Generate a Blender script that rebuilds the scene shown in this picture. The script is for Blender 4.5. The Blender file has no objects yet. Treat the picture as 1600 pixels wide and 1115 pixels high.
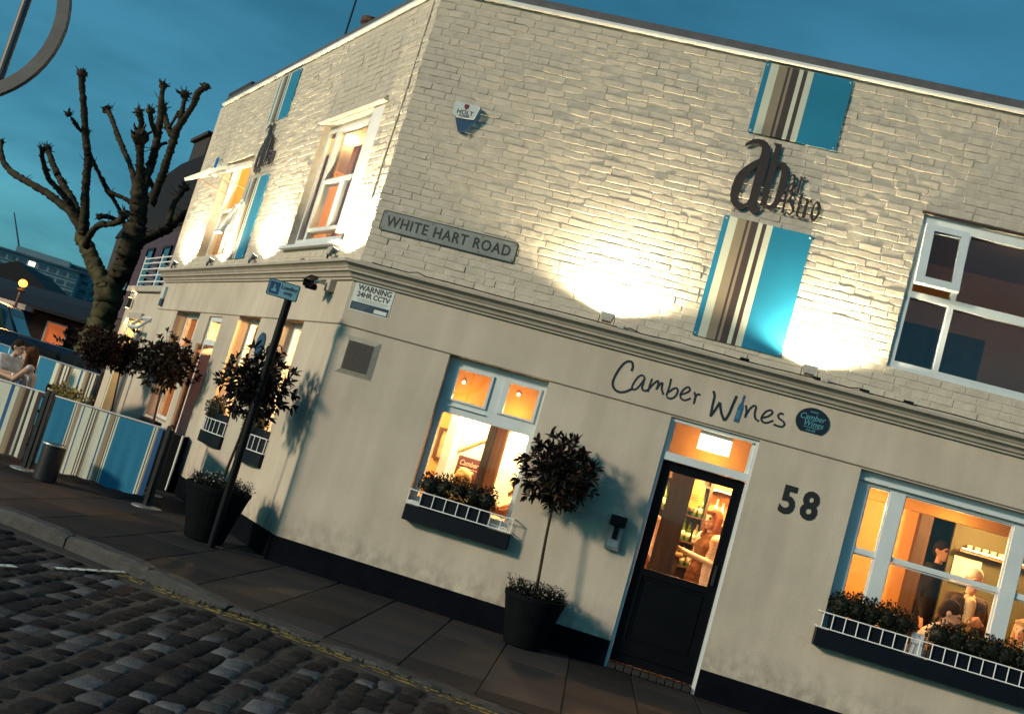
import bpy, bmesh, math, random
import numpy as np
from mathutils import Matrix, Vector, Quaternion
random.seed(7)
rnd = random.Random(11)
sc = bpy.context.scene
COL = sc.collection
R_ = math.radians

# ------------------------------------------------------------------ camera
cam_d = bpy.data.cameras.new('camera')
cam = bpy.data.objects.new('camera', cam_d)
COL.objects.link(cam)
PITCH, ROLL = 0.102034, -0.282646
cp, sp, cr, sr = math.cos(PITCH), math.sin(PITCH), math.cos(ROLL), math.sin(ROLL)
fw = Vector((0, cp, sp)); r0 = Vector((1, 0, 0)); u0 = Vector((0, -sp, cp))
rr = r0*cr - u0*sr; uu = r0*sr + u0*cr
cam.matrix_world = Matrix(((rr.x, uu.x, -fw.x, 0), (rr.y, uu.y, -fw.y, 0), (rr.z, uu.z, -fw.z, 1.55), (0, 0, 0, 1)))
cam_d.sensor_width = 36
cam_d.lens = 36*1658.93/1600
cam_d.clip_start = .05
cam_d.clip_end = 3000
sc.camera = cam
CAM = Vector((0, 0, 1.55))

# ------------------------------------------------------------------ sky, street light, exposure
SUN_AZ, SUN_EL = 60.0, 18.0            # the warm light travels towards this bearing
world = bpy.data.worlds.new('World'); sc.world = world
world.use_nodes = True
wn = world.node_tree.nodes; wl = world.node_tree.links
wn.clear()
sky = wn.new('ShaderNodeTexSky'); sky.sky_type = 'NISHITA'; sky.sun_disc = False
sky.sun_elevation = R_(SUN_EL); sky.sun_rotation = R_(SUN_AZ+180)
sky.air_density = .75; sky.dust_density = .9; sky.ozone_density = 6.0
tint = wn.new('ShaderNodeMix'); tint.data_type = 'RGBA'; tint.blend_type = 'MULTIPLY'; tint.inputs['Factor'].default_value = 1
wl.new(sky.outputs[0], tint.inputs[6]); tint.inputs[7].default_value = (.90, 1.58, 1.06, 1)      # teal cast of the photograph's dusk
cloud = wn.new('ShaderNodeMix'); cloud.data_type = 'RGBA'                                        # thin even cloud layer
wl.new(tint.outputs[2], cloud.inputs[6]); cloud.inputs[7].default_value = (.15, .86, 1.42, 1)
tc = wn.new('ShaderNodeTexCoord'); mp = wn.new('ShaderNodeMapping'); mp.inputs['Scale'].default_value = (1.2, 1.2, 4)
wl.new(tc.outputs['Generated'], mp.inputs[0])
nz = wn.new('ShaderNodeTexNoise'); nz.inputs['Scale'].default_value = 3.4; nz.inputs['Detail'].default_value = 5; nz.inputs['Roughness'].default_value = .55
wl.new(mp.outputs[0], nz.inputs['Vector'])
rp = wn.new('ShaderNodeMapRange'); rp.inputs['From Min'].default_value = .3; rp.inputs['From Max'].default_value = .7
rp.inputs['To Min'].default_value = .38; rp.inputs['To Max'].default_value = .86
wl.new(nz.outputs[0], rp.inputs[0]); wl.new(rp.outputs[0], cloud.inputs['Factor'])
bg = wn.new('ShaderNodeBackground'); bg.inputs['Strength'].default_value = 0.15
wl.new(cloud.outputs[2], bg.inputs[0])
wo = wn.new('ShaderNodeOutputWorld'); wl.new(bg.outputs[0], wo.inputs[0])

sun_d = bpy.data.lights.new('sun', 'SUN'); sun = bpy.data.objects.new('sun', sun_d); COL.objects.link(sun)
a, e = R_(SUN_AZ), R_(SUN_EL)
sun.rotation_euler = Vector((math.sin(a)*math.cos(e), math.cos(a)*math.cos(e), -math.sin(e))).to_track_quat('-Z', 'Y').to_euler()
sun_d.energy = 2.85; sun_d.angle = R_(7); sun_d.color = (1.0, .79, .57)

sc.view_settings.view_transform = 'Standard'; sc.view_settings.look = 'None'
sc.view_settings.gamma = 1; sc.view_settings.use_curve_mapping = False
sc.view_settings.exposure = 0.0
sc.render.engine = 'CYCLES'
sc.cycles.use_denoising = True
sc.cycles.max_bounces = 6; sc.cycles.transparent_max_bounces = 16
sc.cycles.sample_clamp_indirect = 4; sc.cycles.caustics_reflective = False; sc.cycles.caustics_refractive = False

# ------------------------------------------------------------------ helpers
COR = Vector((-1.79555, 10.98195, 0))
ANG_R = -0.17166
ANG_L = 2.10163 - math.pi
MR = Matrix.Translation(COR) @ Matrix.Rotation(ANG_R, 4, 'Z')   # right front: x right, y into the wall, z up
ML = Matrix.Translation(COR) @ Matrix.Rotation(ANG_L, 4, 'Z')   # left front: x runs from -8.5 to 0
RR = Matrix.Rotation(ANG_R, 4, 'Z'); RL = Matrix.Rotation(ANG_L, 4, 'Z')
HALF = math.tan((math.pi-(2.10163+0.17166))/2)                  # mitre of the corner

class MB:
    """collects shapes; build() links them as one mesh object"""
    def __init__(s, xf=None):
        s.v = []; s.f = []; s.m = []; s.xf = xf
    def add(s, vs, fs, mat=0):
        b = len(s.v)
        if s.xf is None: s.v += [tuple(v) for v in vs]
        else: s.v += [tuple(s.xf @ Vector(v)) for v in vs]
        s.f += [tuple(i+b for i in f) for f in fs]
        s.m += [mat]*len(fs)
        return s
    def box(s, x0, x1, y0, y1, z0, z1, mat=0, bev=0):
        if bev:
            b = min(bev, .45*(x1-x0), .45*(y1-y0), .45*(z1-z0))
            vs = []
            for X, sx in ((x0, 1), (x1, -1)):
                for Y, sy in ((y0, 1), (y1, -1)):
                    for Z, sz in ((z0, 1), (z1, -1)):
                        vs += [(X, Y+sy*b, Z+sz*b), (X+sx*b, Y, Z+sz*b), (X+sx*b, Y+sy*b, Z)]
            bm = bmesh.new(); [bm.verts.new(v) for v in vs]
            bmesh.ops.convex_hull(bm, input=bm.verts[:])
            bmesh.ops.dissolve_limit(bm, angle_limit=.02, verts=bm.verts[:], edges=bm.edges[:])
            bm.verts.index_update()
            s.add([v.co.copy() for v in bm.verts], [[v.index for v in f.verts] for f in bm.faces], mat); bm.free()
            return s
        vs = [(x, y, z) for x in (x0, x1) for y in (y0, y1) for z in (z0, z1)]
        return s.add(vs, [(0, 1, 3, 2), (4, 6, 7, 5), (0, 4, 5, 1), (2, 3, 7, 6), (0, 2, 6, 4), (1, 5, 7, 3)], mat)
    def prism(s, poly, y0, y1, mat=0):
        n = len(poly)
        vs = [(x, y0, z) for x, z in poly]+[(x, y1, z) for x, z in poly]
        fs = [tuple(range(n)), tuple(range(2*n-1, n-1, -1))]+[(i, (i+1) % n, n+(i+1) % n, n+i) for i in range(n)]
        return s.add(vs, fs, mat)
    def slab(s, poly, z0, z1, mat=0):
        n = len(poly)
        vs = [(p[0], p[1], z0) for p in poly]+[(p[0], p[1], z1) for p in poly]
        fs = [tuple(range(n)), tuple(range(2*n-1, n-1, -1))]+[(i, (i+1) % n, n+(i+1) % n, n+i) for i in range(n)]
        return s.add(vs, fs, mat)
    def tube(s, pts, rad, seg=8, mat=0, cap=True):
        pts = [Vector(p) for p in pts]; n = len(pts)
        if not hasattr(rad, '__len__'): rad = [rad]*n
        vs = []; ref = None
        for i, p in enumerate(pts):
            t = (pts[min(i+1, n-1)]-pts[max(i-1, 0)])
            t = t.normalized() if t.length > 1e-9 else Vector((0, 0, 1))
            if ref is None:
                ref = Vector((1, 0, 0)) if abs(t.x) < .8 else Vector((0, 1, 0))
            a = (ref-t*ref.dot(t)).normalized(); ref = a; b = t.cross(a)
            for k in range(seg):
                w = 2*math.pi*k/seg
                vs.append(p+(a*math.cos(w)+b*math.sin(w))*rad[i])
        fs = [(i*seg+k, i*seg+(k+1) % seg, (i+1)*seg+(k+1) % seg, (i+1)*seg+k) for i in range(n-1) for k in range(seg)]
        if cap: fs += [tuple(range(seg-1, -1, -1)), tuple(range((n-1)*seg, n*seg))]
        return s.add(vs, fs, mat)
    def lathe(s, prof, c=(0, 0, 0), seg=24, mat=0, axis='Z'):
        vs = []
        for r, z in prof:
            for k in range(seg):
                w = 2*math.pi*k/seg
                if axis == 'Z': vs.append((c[0]+r*math.cos(w), c[1]+r*math.sin(w), c[2]+z))
                else: vs.append((c[0]+r*math.cos(w), c[1]+z, c[2]+r*math.sin(w)))
        n = len(prof)
        fs = [(i*seg+k, i*seg+(k+1) % seg, (i+1)*seg+(k+1) % seg, (i+1)*seg+k) for i in range(n-1) for k in range(seg)]
        fs += [tuple(range(seg-1, -1, -1)), tuple(range((n-1)*seg, n*seg))]
        return s.add(vs, fs, mat)
    def ball(s, c, r, mat=0, sub=1):
        bm = bmesh.new(); bmesh.ops.create_icosphere(bm, subdivisions=sub, radius=1)
        if not hasattr(r, '__len__'): r = (r, r, r)
        s.add([(c[0]+v.co.x*r[0], c[1]+v.co.y*r[1], c[2]+v.co.z*r[2]) for v in bm.verts], [[v.index for v in f.verts] for f in bm.faces], mat)
        bm.free(); return s
    def ring(s, x0, x1, z0, z1, t, y0, y1, mat=0):
        """a rectangular frame of four butt-jointed bars, t wide"""
        if not hasattr(t, '__len__'): t = (t, t, t, t)          # left, right, bottom, top
        s.box(x0, x0+t[0], y0, y1, z0, z1, mat); s.box(x1-t[1], x1, y0, y1, z0, z1, mat)
        s.box(x0+t[0], x1-t[1], y0, y1, z0, z0+t[2], mat); s.box(x0+t[0], x1-t[1], y0, y1, z1-t[3], z1, mat)
        return s
    def mesh(s, name, mats, smooth=False, fix=True):
        me = bpy.data.meshes.new(name)
        me.from_pydata(s.v, [], s.f)
        for m in (mats if isinstance(mats, (list, tuple)) else [mats]): me.materials.append(m)
        if len(me.polygons): me.polygons.foreach_set('material_index', s.m)
        if fix:
            bm = bmesh.new(); bm.from_mesh(me); bmesh.ops.recalc_face_normals(bm, faces=bm.faces[:]); bm.to_mesh(me); bm.free()
        if smooth: me.polygons.foreach_set('use_smooth', [True]*len(me.polygons))
        me.update()
        return me
    def build(s, name, mats, parent=None, smooth=False, fix=True, loc=None, rotz=0, **props):
        return link(name, s.mesh(name, mats, smooth, fix), parent, loc, rotz, **props)

def link(name, me, parent=None, loc=None, rotz=0, **props):
    o = bpy.data.objects.new(name, me); COL.objects.link(o)
    if parent is not None: o.parent = parent
    if loc is not None: o.location = loc
    if rotz: o.rotation_euler = (0, 0, rotz)
    for k, v in props.items(): o[k] = v
    return o

def thing(name, label, cat, loc=(0, 0, 0), rotz=0, group=None, kind=None):
    o = link(name, None, None, loc, rotz, label=label, category=cat)
    if group: o['group'] = group
    if kind: o['kind'] = kind
    return o
def tag(o, label, cat, group=None):
    o['label'] = label; o['category'] = cat
    if group: o['group'] = group
    return o
def on_wall(side, name, label, cat, x, z, y=0, group=None):
    M, A = (MR, ANG_R) if side == 'R' else (ML, ANG_L)
    return thing(name, label, cat, M @ Vector((x, y, z)), A, group)
def copy_tree(o, parent=None):
    c = o.copy(); COL.objects.link(c)
    if parent is not None: c.parent = parent
    for ch in o.children: copy_tree(ch, c)
    return c

# ------------------------------------------------------------------ materials
def mat(name, col, rough=.6, var=.12, scale=6, bump=0, bscale=80, metal=0, spec=.5, emit=None, estr=0, rand=0, col2=None, detail=4, warp=None):
    m = bpy.data.materials.new(name); m.use_nodes = True
    n = m.node_tree.nodes; l = m.node_tree.links
    p = n['Principled BSDF']
    p.inputs['Roughness'].default_value = rough; p.inputs['Metallic'].default_value = metal
    p.inputs['Specular IOR Level'].default_value = spec
    t = n.new('ShaderNodeTexCoord')
    vec = t.outputs['Object']
    if warp:
        mpn = n.new('ShaderNodeMapping'); mpn.inputs['Scale'].default_value = warp
        l.new(vec, mpn.inputs[0]); vec = mpn.outputs[0]
    nz = n.new('ShaderNodeTexNoise'); nz.inputs['Scale'].default_value = scale; nz.inputs['Detail'].default_value = detail
    l.new(vec, nz.inputs['Vector'])
    rp = n.new('ShaderNodeValToRGB')
    c2 = col2 or [min(1, c*(1+var)) for c in col]
    c1 = col if col2 else [c*(1-var) for c in col]
    rp.color_ramp.elements[0].position = .3; rp.color_ramp.elements[1].position = .7
    rp.color_ramp.elements[0].color = (*c1, 1); rp.color_ramp.elements[1].color = (*c2, 1)
    l.new(nz.outputs[0], rp.inputs[0])
    out = rp.outputs[0]
    if rand:
        oi = n.new('ShaderNodeObjectInfo')
        mr = n.new('ShaderNodeMapRange'); mr.inputs['To Min'].default_value = 1-rand; mr.inputs['To Max'].default_value = 1+rand
        l.new(oi.outputs['Random'], mr.inputs[0])
        mx = n.new('ShaderNodeVectorMath'); mx.operation = 'SCALE'
        l.new(out, mx.inputs[0]); l.new(mr.outputs[0], mx.inputs['Scale']); out = mx.outputs[0]
    l.new(out, p.inputs['Base Color'])
    if bump:
        nb = n.new('ShaderNodeTexNoise'); nb.inputs['Scale'].default_value = bscale; nb.inputs['Detail'].default_value = 3
        l.new(t.outputs['Object'], nb.inputs['Vector'])
        b = n.new('ShaderNodeBump'); b.inputs['Strength'].default_value = bump; b.inputs['Distance'].default_value = .01
        l.new(nb.outputs[0], b.inputs['Height']); l.new(b.outputs[0], p.inputs['Normal'])
    if emit:
        p.inputs['Emission Color'].default_value = (*emit, 1); p.inputs['Emission Strength'].default_value = estr
    return m

def glass_mat(name, tintc=(.92, .95, .95), refl=1.0):
    m = bpy.data.materials.new(name); m.use_nodes = True
    n = m.node_tree.nodes; l = m.node_tree.links; n.clear()
    tr = n.new('ShaderNodeBsdfTransparent'); tr.inputs[0].default_value = (*tintc, 1)
    gl = n.new('ShaderNodeBsdfGlossy'); gl.inputs['Roughness'].default_value = .02
    lw = n.new('ShaderNodeLayerWeight')                     # facing: the same from both sides of the pane
    pw = n.new('ShaderNodeMath'); pw.operation = 'POWER'; pw.inputs[1].default_value = 5; l.new(lw.outputs['Facing'], pw.inputs[0])
    mu = n.new('ShaderNodeMath'); mu.operation = 'MULTIPLY_ADD'; mu.inputs[1].default_value = .9*refl; mu.inputs[2].default_value = .04*refl
    l.new(pw.outputs[0], mu.inputs[0])
    mx = n.new('ShaderNodeMixShader'); l.new(mu.outputs[0], mx.inputs[0]); l.new(tr.outputs[0], mx.inputs[1]); l.new(gl.outputs[0], mx.inputs[2])
    nz = n.new('ShaderNodeTexNoise'); nz.inputs['Scale'].default_value = 1.3
    tcn = n.new('ShaderNodeTexCoord'); l.new(tcn.outputs['Object'], nz.inputs['Vector'])
    b = n.new('ShaderNodeBump'); b.inputs['Strength'].default_value = .03; l.new(nz.outputs[0], b.inputs['Height']); l.new(b.outputs[0], gl.inputs['Normal'])
    o = n.new('ShaderNodeOutputMaterial'); l.new(mx.outputs[0], o.inputs[0])
    return m

def emit_mat(name, col, strength):
    return mat(name, col, emit=col, estr=strength)

M = {}
M['roughcast'] = mat('cream_roughcast', (.60, .535, .445), .9, .07, 1.6, .55, 130, spec=.2)
M['paint_brick'] = mat('painted_brick', (.53, .485, .405), .75, .10, 9, .35, 70, spec=.25, rand=.05)
def weather(m, streak=.10, base=0):
    """rain streaks, patches and splash dirt that belong to the paint itself"""
    n = m.node_tree.nodes; l = m.node_tree.links; p = n['Principled BSDF']; old = p.inputs['Base Color'].links[0].from_socket
    t = n.new('ShaderNodeTexCoord')
    def noise(sc_, scale, lo, hi, det=5):
        mp_n = n.new('ShaderNodeMapping'); mp_n.inputs['Scale'].default_value = sc_; l.new(t.outputs['Object'], mp_n.inputs[0])
        z = n.new('ShaderNodeTexNoise'); z.inputs['Scale'].default_value = scale; z.inputs['Detail'].default_value = det; l.new(mp_n.outputs[0], z.inputs[0])
        r = n.new('ShaderNodeMapRange'); r.inputs['From Min'].default_value = .38; r.inputs['From Max'].default_value = .66; r.inputs['To Min'].default_value = lo; r.inputs['To Max'].default_value = hi
        l.new(z.outputs[0], r.inputs[0]); return r.outputs[0]
    a = noise((1, 1, .12), 4.5, 1-streak, 1.0); b = noise((1, 1, 1), .9, 1-streak*.9, 1.03)
    mu = n.new('ShaderNodeMath'); mu.operation = 'MULTIPLY'; l.new(a, mu.inputs[0]); l.new(b, mu.inputs[1]); out = mu.outputs[0]
    if base:
        sp_ = n.new('ShaderNodeSeparateXYZ'); l.new(t.outputs['Object'], sp_.inputs[0])
        mr_ = n.new('ShaderNodeMapRange'); mr_.inputs['From Min'].default_value = .25; mr_.inputs['From Max'].default_value = .62; mr_.inputs['To Min'].default_value = 1; mr_.inputs['To Max'].default_value = 0
        l.new(sp_.outputs['Z'], mr_.inputs[0]); c = noise((1, 1, .7), 11, 0, 1, 7)
        m2 = n.new('ShaderNodeMath'); m2.operation = 'MULTIPLY'; l.new(mr_.outputs[0], m2.inputs[0]); l.new(c, m2.inputs[1])
        m3 = n.new('ShaderNodeMath'); m3.operation = 'MULTIPLY_ADD'; m3.inputs[1].default_value = -base; m3.inputs[2].default_value = 1; l.new(m2.outputs[0], m3.inputs[0])
        m4 = n.new('ShaderNodeMath'); m4.operation = 'MULTIPLY'; l.new(out, m4.inputs[0]); l.new(m3.outputs[0], m4.inputs[1]); out = m4.outputs[0]
    v = n.new('ShaderNodeVectorMath'); v.operation = 'SCALE'; l.new(old, v.inputs[0]); l.new(out, v.inputs['Scale']); l.new(v.outputs[0], p.inputs['Base Color'])
    return m
weather(M['roughcast'], .12, .38)
M['mortar'] = mat('painted_joint', (.50, .455, .38), .85, .12, 14, .4, 90, spec=.2)
M['cornice'] = mat('cornice_paint', (.44, .40, .335), .7, .10, 5, .2, 60, spec=.3)
M['plinth'] = mat('navy_plinth', (.003, .004, .008), .8, .3, 6, .1, 60, spec=.05)
M['white'] = mat('white_gloss_paint', (.70, .72, .71), .35, .05, 5, .05, 40)
M['bluewhite'] = mat('cool_white_paint', (.60, .67, .70), .4, .06, 5, .05, 40)
M['black_door'] = mat('black_door_paint', (.0025, .003, .005), .45, .3, 4, .05, 30, spec=.12)
M['glass'] = glass_mat('window_glass')
M['glass_dark'] = glass_mat('upper_window_glass', (.80, .84, .86), 1.6)
M['lead'] = mat('roof_lead', (.09, .09, .10), .7, .2, 8, .2, 50)
M['slate'] = mat('dark_slate', (.010, .011, .015), .7, .3, 12, .3, 40)
M['metal'] = mat('galvanised_metal', (.42, .43, .43), .4, .15, 20, .1, 60, metal=.7)
M['metal_dark'] = mat('dark_metal', (.02, .02, .024), .4, .25, 15, .1, 60, metal=.3)
M['black'] = mat('black_plastic', (.004, .0045, .006), .5, .25, 12, spec=.15)
M['flood_body'] = mat('floodlight_casting', (.42, .40, .36), .55, .15, 20, .1, 60)
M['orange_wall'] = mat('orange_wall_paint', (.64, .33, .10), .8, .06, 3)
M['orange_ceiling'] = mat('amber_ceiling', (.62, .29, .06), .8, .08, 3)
M['cream_wall'] = mat('cream_wall_paint', (.74, .66, .48), .8, .05, 3)
M['wood_dark'] = mat('dark_stained_wood', (.040, .022, .010), .45, .35, 3, .15, 40, warp=(8, 8, .6))
M['wood'] = mat('varnished_wood', (.22, .11, .04), .4, .35, 3, .1, 40, warp=(8, 8, .6))
M['wood_floor'] = mat('dark_floorboards', (.10, .055, .028), .5, .3, 4, warp=(1, 8, 1))
M['green_wall'] = mat('olive_green_paint', (.055, .062, .018), .7, .1, 3)
M['navy'] = mat('navy_paint', (.004, .007, .013), .5, .2, 8, spec=.15)
M['logo'] = mat('dark_brown_sign_metal', (.020, .013, .013), .5, .2, 20)
M['blue'] = mat('teal_blue_print', (.011, .172, .31), .45, .06, 3)
M['creamp'] = mat('cream_print', (.50, .54, .45), .5, .05, 3)
M['tan'] = mat('tan_print', (.22, .185, .13), .5, .05, 3)
M['brown'] = mat('brown_print', (.048, .032, .030), .5, .05, 3)
M['soil'] = mat('soil', (.02, .014, .010), .95, .4, 30, .6, 60)
M['bark'] = mat('plane_tree_bark', (.018, .014, .010), .85, .0, 5, .7, 18, col2=(.060, .048, .028), spec=.2)
M['leaf'] = mat('dark_glossy_leaf', (.010, .0095, .007), .45, .35, 14, spec=.18, rand=.3)
M['leafred'] = mat('bronze_leaf', (.026, .012, .009), .45, .3, 14, spec=.18, rand=.3)
M['hedge'] = mat('box_hedge_leaf', (.007, .0095, .004), .55, .35, 20, spec=.3)
M['flower'] = mat('white_flower', (.65, .64, .60), .7, .1, 20)
M['yellowleaf'] = mat('yellow_green_foliage', (.24, .20, .05), .6, .3, 12)
M['pot'] = mat('charcoal_pot', (.004, .005, .007), .75, .3, 8, .1, 40, spec=.07)
M['skin'] = mat('skin', (.55, .33, .22), .55, .08, 10)
# ------------------------------------------------------------------ the building
bar = thing('bar_building', 'two storey cream corner bar with painted brick upper floor and rendered ground floor', 'building', COR)
SIDES = (('R', RR), ('L', RL))

def wall_grid(mb, x0, x1, z0, z1, y0, y1, holes, mat=0):
    xs = sorted({x0, x1, *[v for h in holes for v in h[:2] if x0 < v < x1]})
    zs = sorted({z0, z1, *[v for h in holes for v in h[2:] if z0 < v < z1]})
    def full(i, k):
        if i < 0 or k < 0 or i >= len(xs)-1 or k >= len(zs)-1: return False
        cx, cz = (xs[i]+xs[i+1])/2, (zs[k]+zs[k+1])/2
        return not any(h[0] < cx < h[1] and h[2] < cz < h[3] for h in holes)
    for i in range(len(xs)-1):
        for k in range(len(zs)-1):
            if not full(i, k): continue
            a, b, c, d = xs[i], xs[i+1], zs[k], zs[k+1]
            mb.add([(a, y0, c), (b, y0, c), (b, y0, d), (a, y0, d)], [(0, 1, 2, 3)], mat)
            mb.add([(a, y1, c), (b, y1, c), (b, y1, d), (a, y1, d)], [(3, 2, 1, 0)], mat)
            if not full(i-1, k): mb.add([(a, y0, c), (a, y1, c), (a, y1, d), (a, y0, d)], [(3, 2, 1, 0)], mat)
            if not full(i+1, k): mb.add([(b, y0, c), (b, y1, c), (b, y1, d), (b, y0, d)], [(0, 1, 2, 3)], mat)
            if not full(i, k-1): mb.add([(a, y0, c), (b, y0, c), (b, y1, c), (a, y1, c)], [(3, 2, 1, 0)], mat)
            if not full(i, k+1): mb.add([(a, y0, d), (b, y0, d), (b, y1, d), (a, y1, d)], [(0, 1, 2, 3)], mat)

XR, XL = 9.0, -8.45
# openings: x0, x1, z0, z1
W1 = (1.20, 2.255, .955, 2.505); DOOR = (3.515, 4.392, 0.0, 2.49); W2 = (5.366, 7.31, .95, 2.49)
LA = (-1.88, -1.12, .98, 2.505); LB = (-3.62, -2.70, .98, 2.515); LD = (-5.08, -4.40, 0.0, 2.47); LW = (-7.05, -5.63, .80, 2.51)
URW = (5.357, 8.05, 3.508, 5.06)
ULB = (-2.60, -.68, 3.39, 5.08); ULF = (-6.95, -5.42, 3.42, 5.04)
LOWER = {'R': [W1, DOOR, W2], 'L': [LA, LB, LD, LW]}
UPPER = {'R': [URW], 'L': [ULB, ULF]}
LIM = {'R': (0.0, XR), 'L': (XL, 0.0)}
for sd, X in SIDES:
    x0, x1 = LIM[sd]
    mb = MB(X); wall_grid(mb, x0, x1, 0, 2.99, 0, .26, LOWER[sd]); mb.build('ground_floor_wall', M['roughcast'], bar, fix=False)
    mb = MB(X); wall_grid(mb, x0, x1, 2.99, 6.28, .0008, .26, UPPER[sd]); mb.build('upper_wall', M['mortar'], bar, fix=False)
UPWALL = {c.matrix_world and c.name: c for c in bar.children}
up_r = [c for c in bar.children if c.name.startswith('upper_wall')][0]
up_l = [c for c in bar.children if c.name.startswith('upper_wall')][1]
up_r['label'] = 'upper brick wall facing the road with the street nameplate'
up_l['label'] = 'upper brick wall on the left front'

def sweep(prof, zoff=0, xr=XR, xl=XL, mat=0, cap=True):
    """runs a profile (outward distance, z) along both fronts, mitred at the corner"""
    mb = MB(); n = len(prof)
    a = [RL @ Vector((xl, -d, z)) for d, z in prof]
    b = [RR @ Vector((-HALF*d, -d, z)) for d, z in prof]
    c = [RR @ Vector((xr, -d, z)) for d, z in prof]
    vs = a+b+c
    fs = [(k*n+i, k*n+(i+1) % n, (k+1)*n+(i+1) % n, (k+1)*n+i) for k in range(2) for i in range(n)]
    fs += [tuple(range(n)), tuple(range(3*n-1, 2*n-1, -1))]
    return mb.add(vs, fs, mat)
sweep([(-.02, 2.508), (.016, 2.508), (.022, 2.515), (.022, 2.978), (-.02, 2.978)]).build('fascia', M['roughcast'], bar)
sweep([(-.02, 2.98), (.05, 2.98), (.052, 3.004), (.074, 3.008), (.082, 3.03), (.102, 3.052), (.126, 3.056), (.128, 3.078), (.138, 3.084),
       (.150, 3.105), (.180, 3.126), (.205, 3.132), (.209, 3.16), (.203, 3.168), (-.02, 3.20)]).build('cornice', M['cornice'], bar)
sweep([(-.02, 6.252), (.05, 6.25), (.056, 6.262), (.052, 6.288), (-.02, 6.292)]).build('roof_edge', M['white'], bar)
sweep([(-.06, 6.292), (.012, 6.293), (.02, 6.30), (.016, 6.385), (-.06, 6.39)]).build('parapet_capping', M['lead'], bar)
# dark painted plinth, broken by the two doors
mb = MB()
def plinth_piece(X, x0, x1, corner=None):
    p = [(-.02, 0.0), (.028, 0.0), (.028, .245), (.02, .252), (-.02, .252)]
    n = len(p)
    def at(x, d): return X @ Vector((x, -d[0], d[1]))
    a = [at(x0 if corner != 'l' else -HALF*q[0], q) for q in p]; b = [at(x1 if corner != 'r' else HALF*q[0], q) for q in p]
    mb.add(a+b, [(i, (i+1) % n, n+(i+1) % n, n+i) for i in range(n)]+[tuple(range(n)), tuple(range(2*n-1, n-1, -1))])
plinth_piece(RR, 0, DOOR[0]-.002, 'l'); plinth_piece(RR, DOOR[1]+.002, XR)
plinth_piece(RL, LD[1]+.002, 0, 'r'); plinth_piece(RL, XL, LD[0]-.002)
mb.build('plinth', M['plinth'], bar)

# bricks: laid course by course in a loose Flemish bond, thick with paint
CH, JT = .0755, .0075
def courses(sd):
    x0, x1 = LIM[sd]; out = []
    r = random.Random(5 if sd == 'R' else 9)
    z = 3.20; k = 0
    while z+CH < 6.262:
        spans = [(x0, x1)]
        for h in UPPER[sd]:
            if h[2] < z+CH*.6 and h[3] > z+CH*.4:
                ns = []
                for a, b in spans:
                    if h[0] > a: ns.append((a, min(b, h[0])))
                    if h[1] < b: ns.append((max(a, h[1]), b))
                spans = ns
        for a, b in spans:
            x = a; i = (k % 2) + r.choice((0, 0, 0, 1))
            if k % 2: x0b = .055
            first = True
            while x < b-.02:
                L = .222 if r.random() > .13 else .108
                if first: L = (.222, .12, .18)[k % 3]
                first = False
                L *= r.uniform(.94, 1.06)
                if x+L > b-.06: L = b-x
                hh = CH
                out.append((x+L/2, z+hh/2+r.gauss(0, .0016), L-r.uniform(.001, .005), hh-JT*r.uniform(.4, 1.5), r.gauss(0, .0024), r.gauss(.0, .030), r.gauss(0, .012), r.gauss(0, .008)))
                x += L; i += 1
        z += CH; k += 1
    return out
def brick_verts(L, h, r, dep=.016):
    """12 front and back corners: bevelled, a little uneven; local: x along, y into the wall, z up"""
    X, Z = L/2, h/2; n = max(2, round(L/.055)); bx = .0035
    wv = [r.gauss(0, .0022) for _ in range(n+1)]; wt = [r.gauss(0, .0022) for _ in range(n+1)]
    vs = []
    for i in range(n+1):
        x = -X+2*X*i/n; xi = -X+bx+2*(X-bx)*i/n; fy = -.0045+r.gauss(0, .0009)
        bb, bt = .006+abs(r.gauss(0, .002)), .006+abs(r.gauss(0, .002))
        vs += [(x, .0008, -Z+wv[i]), (xi, fy, -Z+wv[i]+bb), (xi, fy+r.gauss(0, .0006), Z+wt[i]-bt), (x, .0008, Z+wt[i])]
    fs = []
    for i in range(n):
        a, c = 4*i, 4*(i+1)
        fs += [(a, c, c+1, a+1), (a+1, c+1, c+2, a+2), (a+2, c+2, c+3, a+3)]
    m = 4*n; fs += [(0, 1, 2, 3), (m, m+3, m+2, m+1)]
    k = len(vs); vs += [(-X, dep, -Z), (X, dep, -Z), (X, dep, Z), (-X, dep, Z)]
    fs += [tuple([4*i for i in range(n, -1, -1)]+[k, k+1]), tuple([4*i+3 for i in range(n+1)]+[k+2, k+3]), (0, 3, k+3, k), (m+3, m, k+1, k+2)]
    return vs, fs
br = random.Random(3)
variants = {}
for key, L in (('s', .219), ('h', .105), ('q', .160)):
    variants[key] = []
    for k in range(5):
        vs, fs = brick_verts(L, CH-JT, br); m_ = MB().add(vs, fs).mesh('brick', M['paint_brick'])
        variants[key].append((m_, L))
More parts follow.
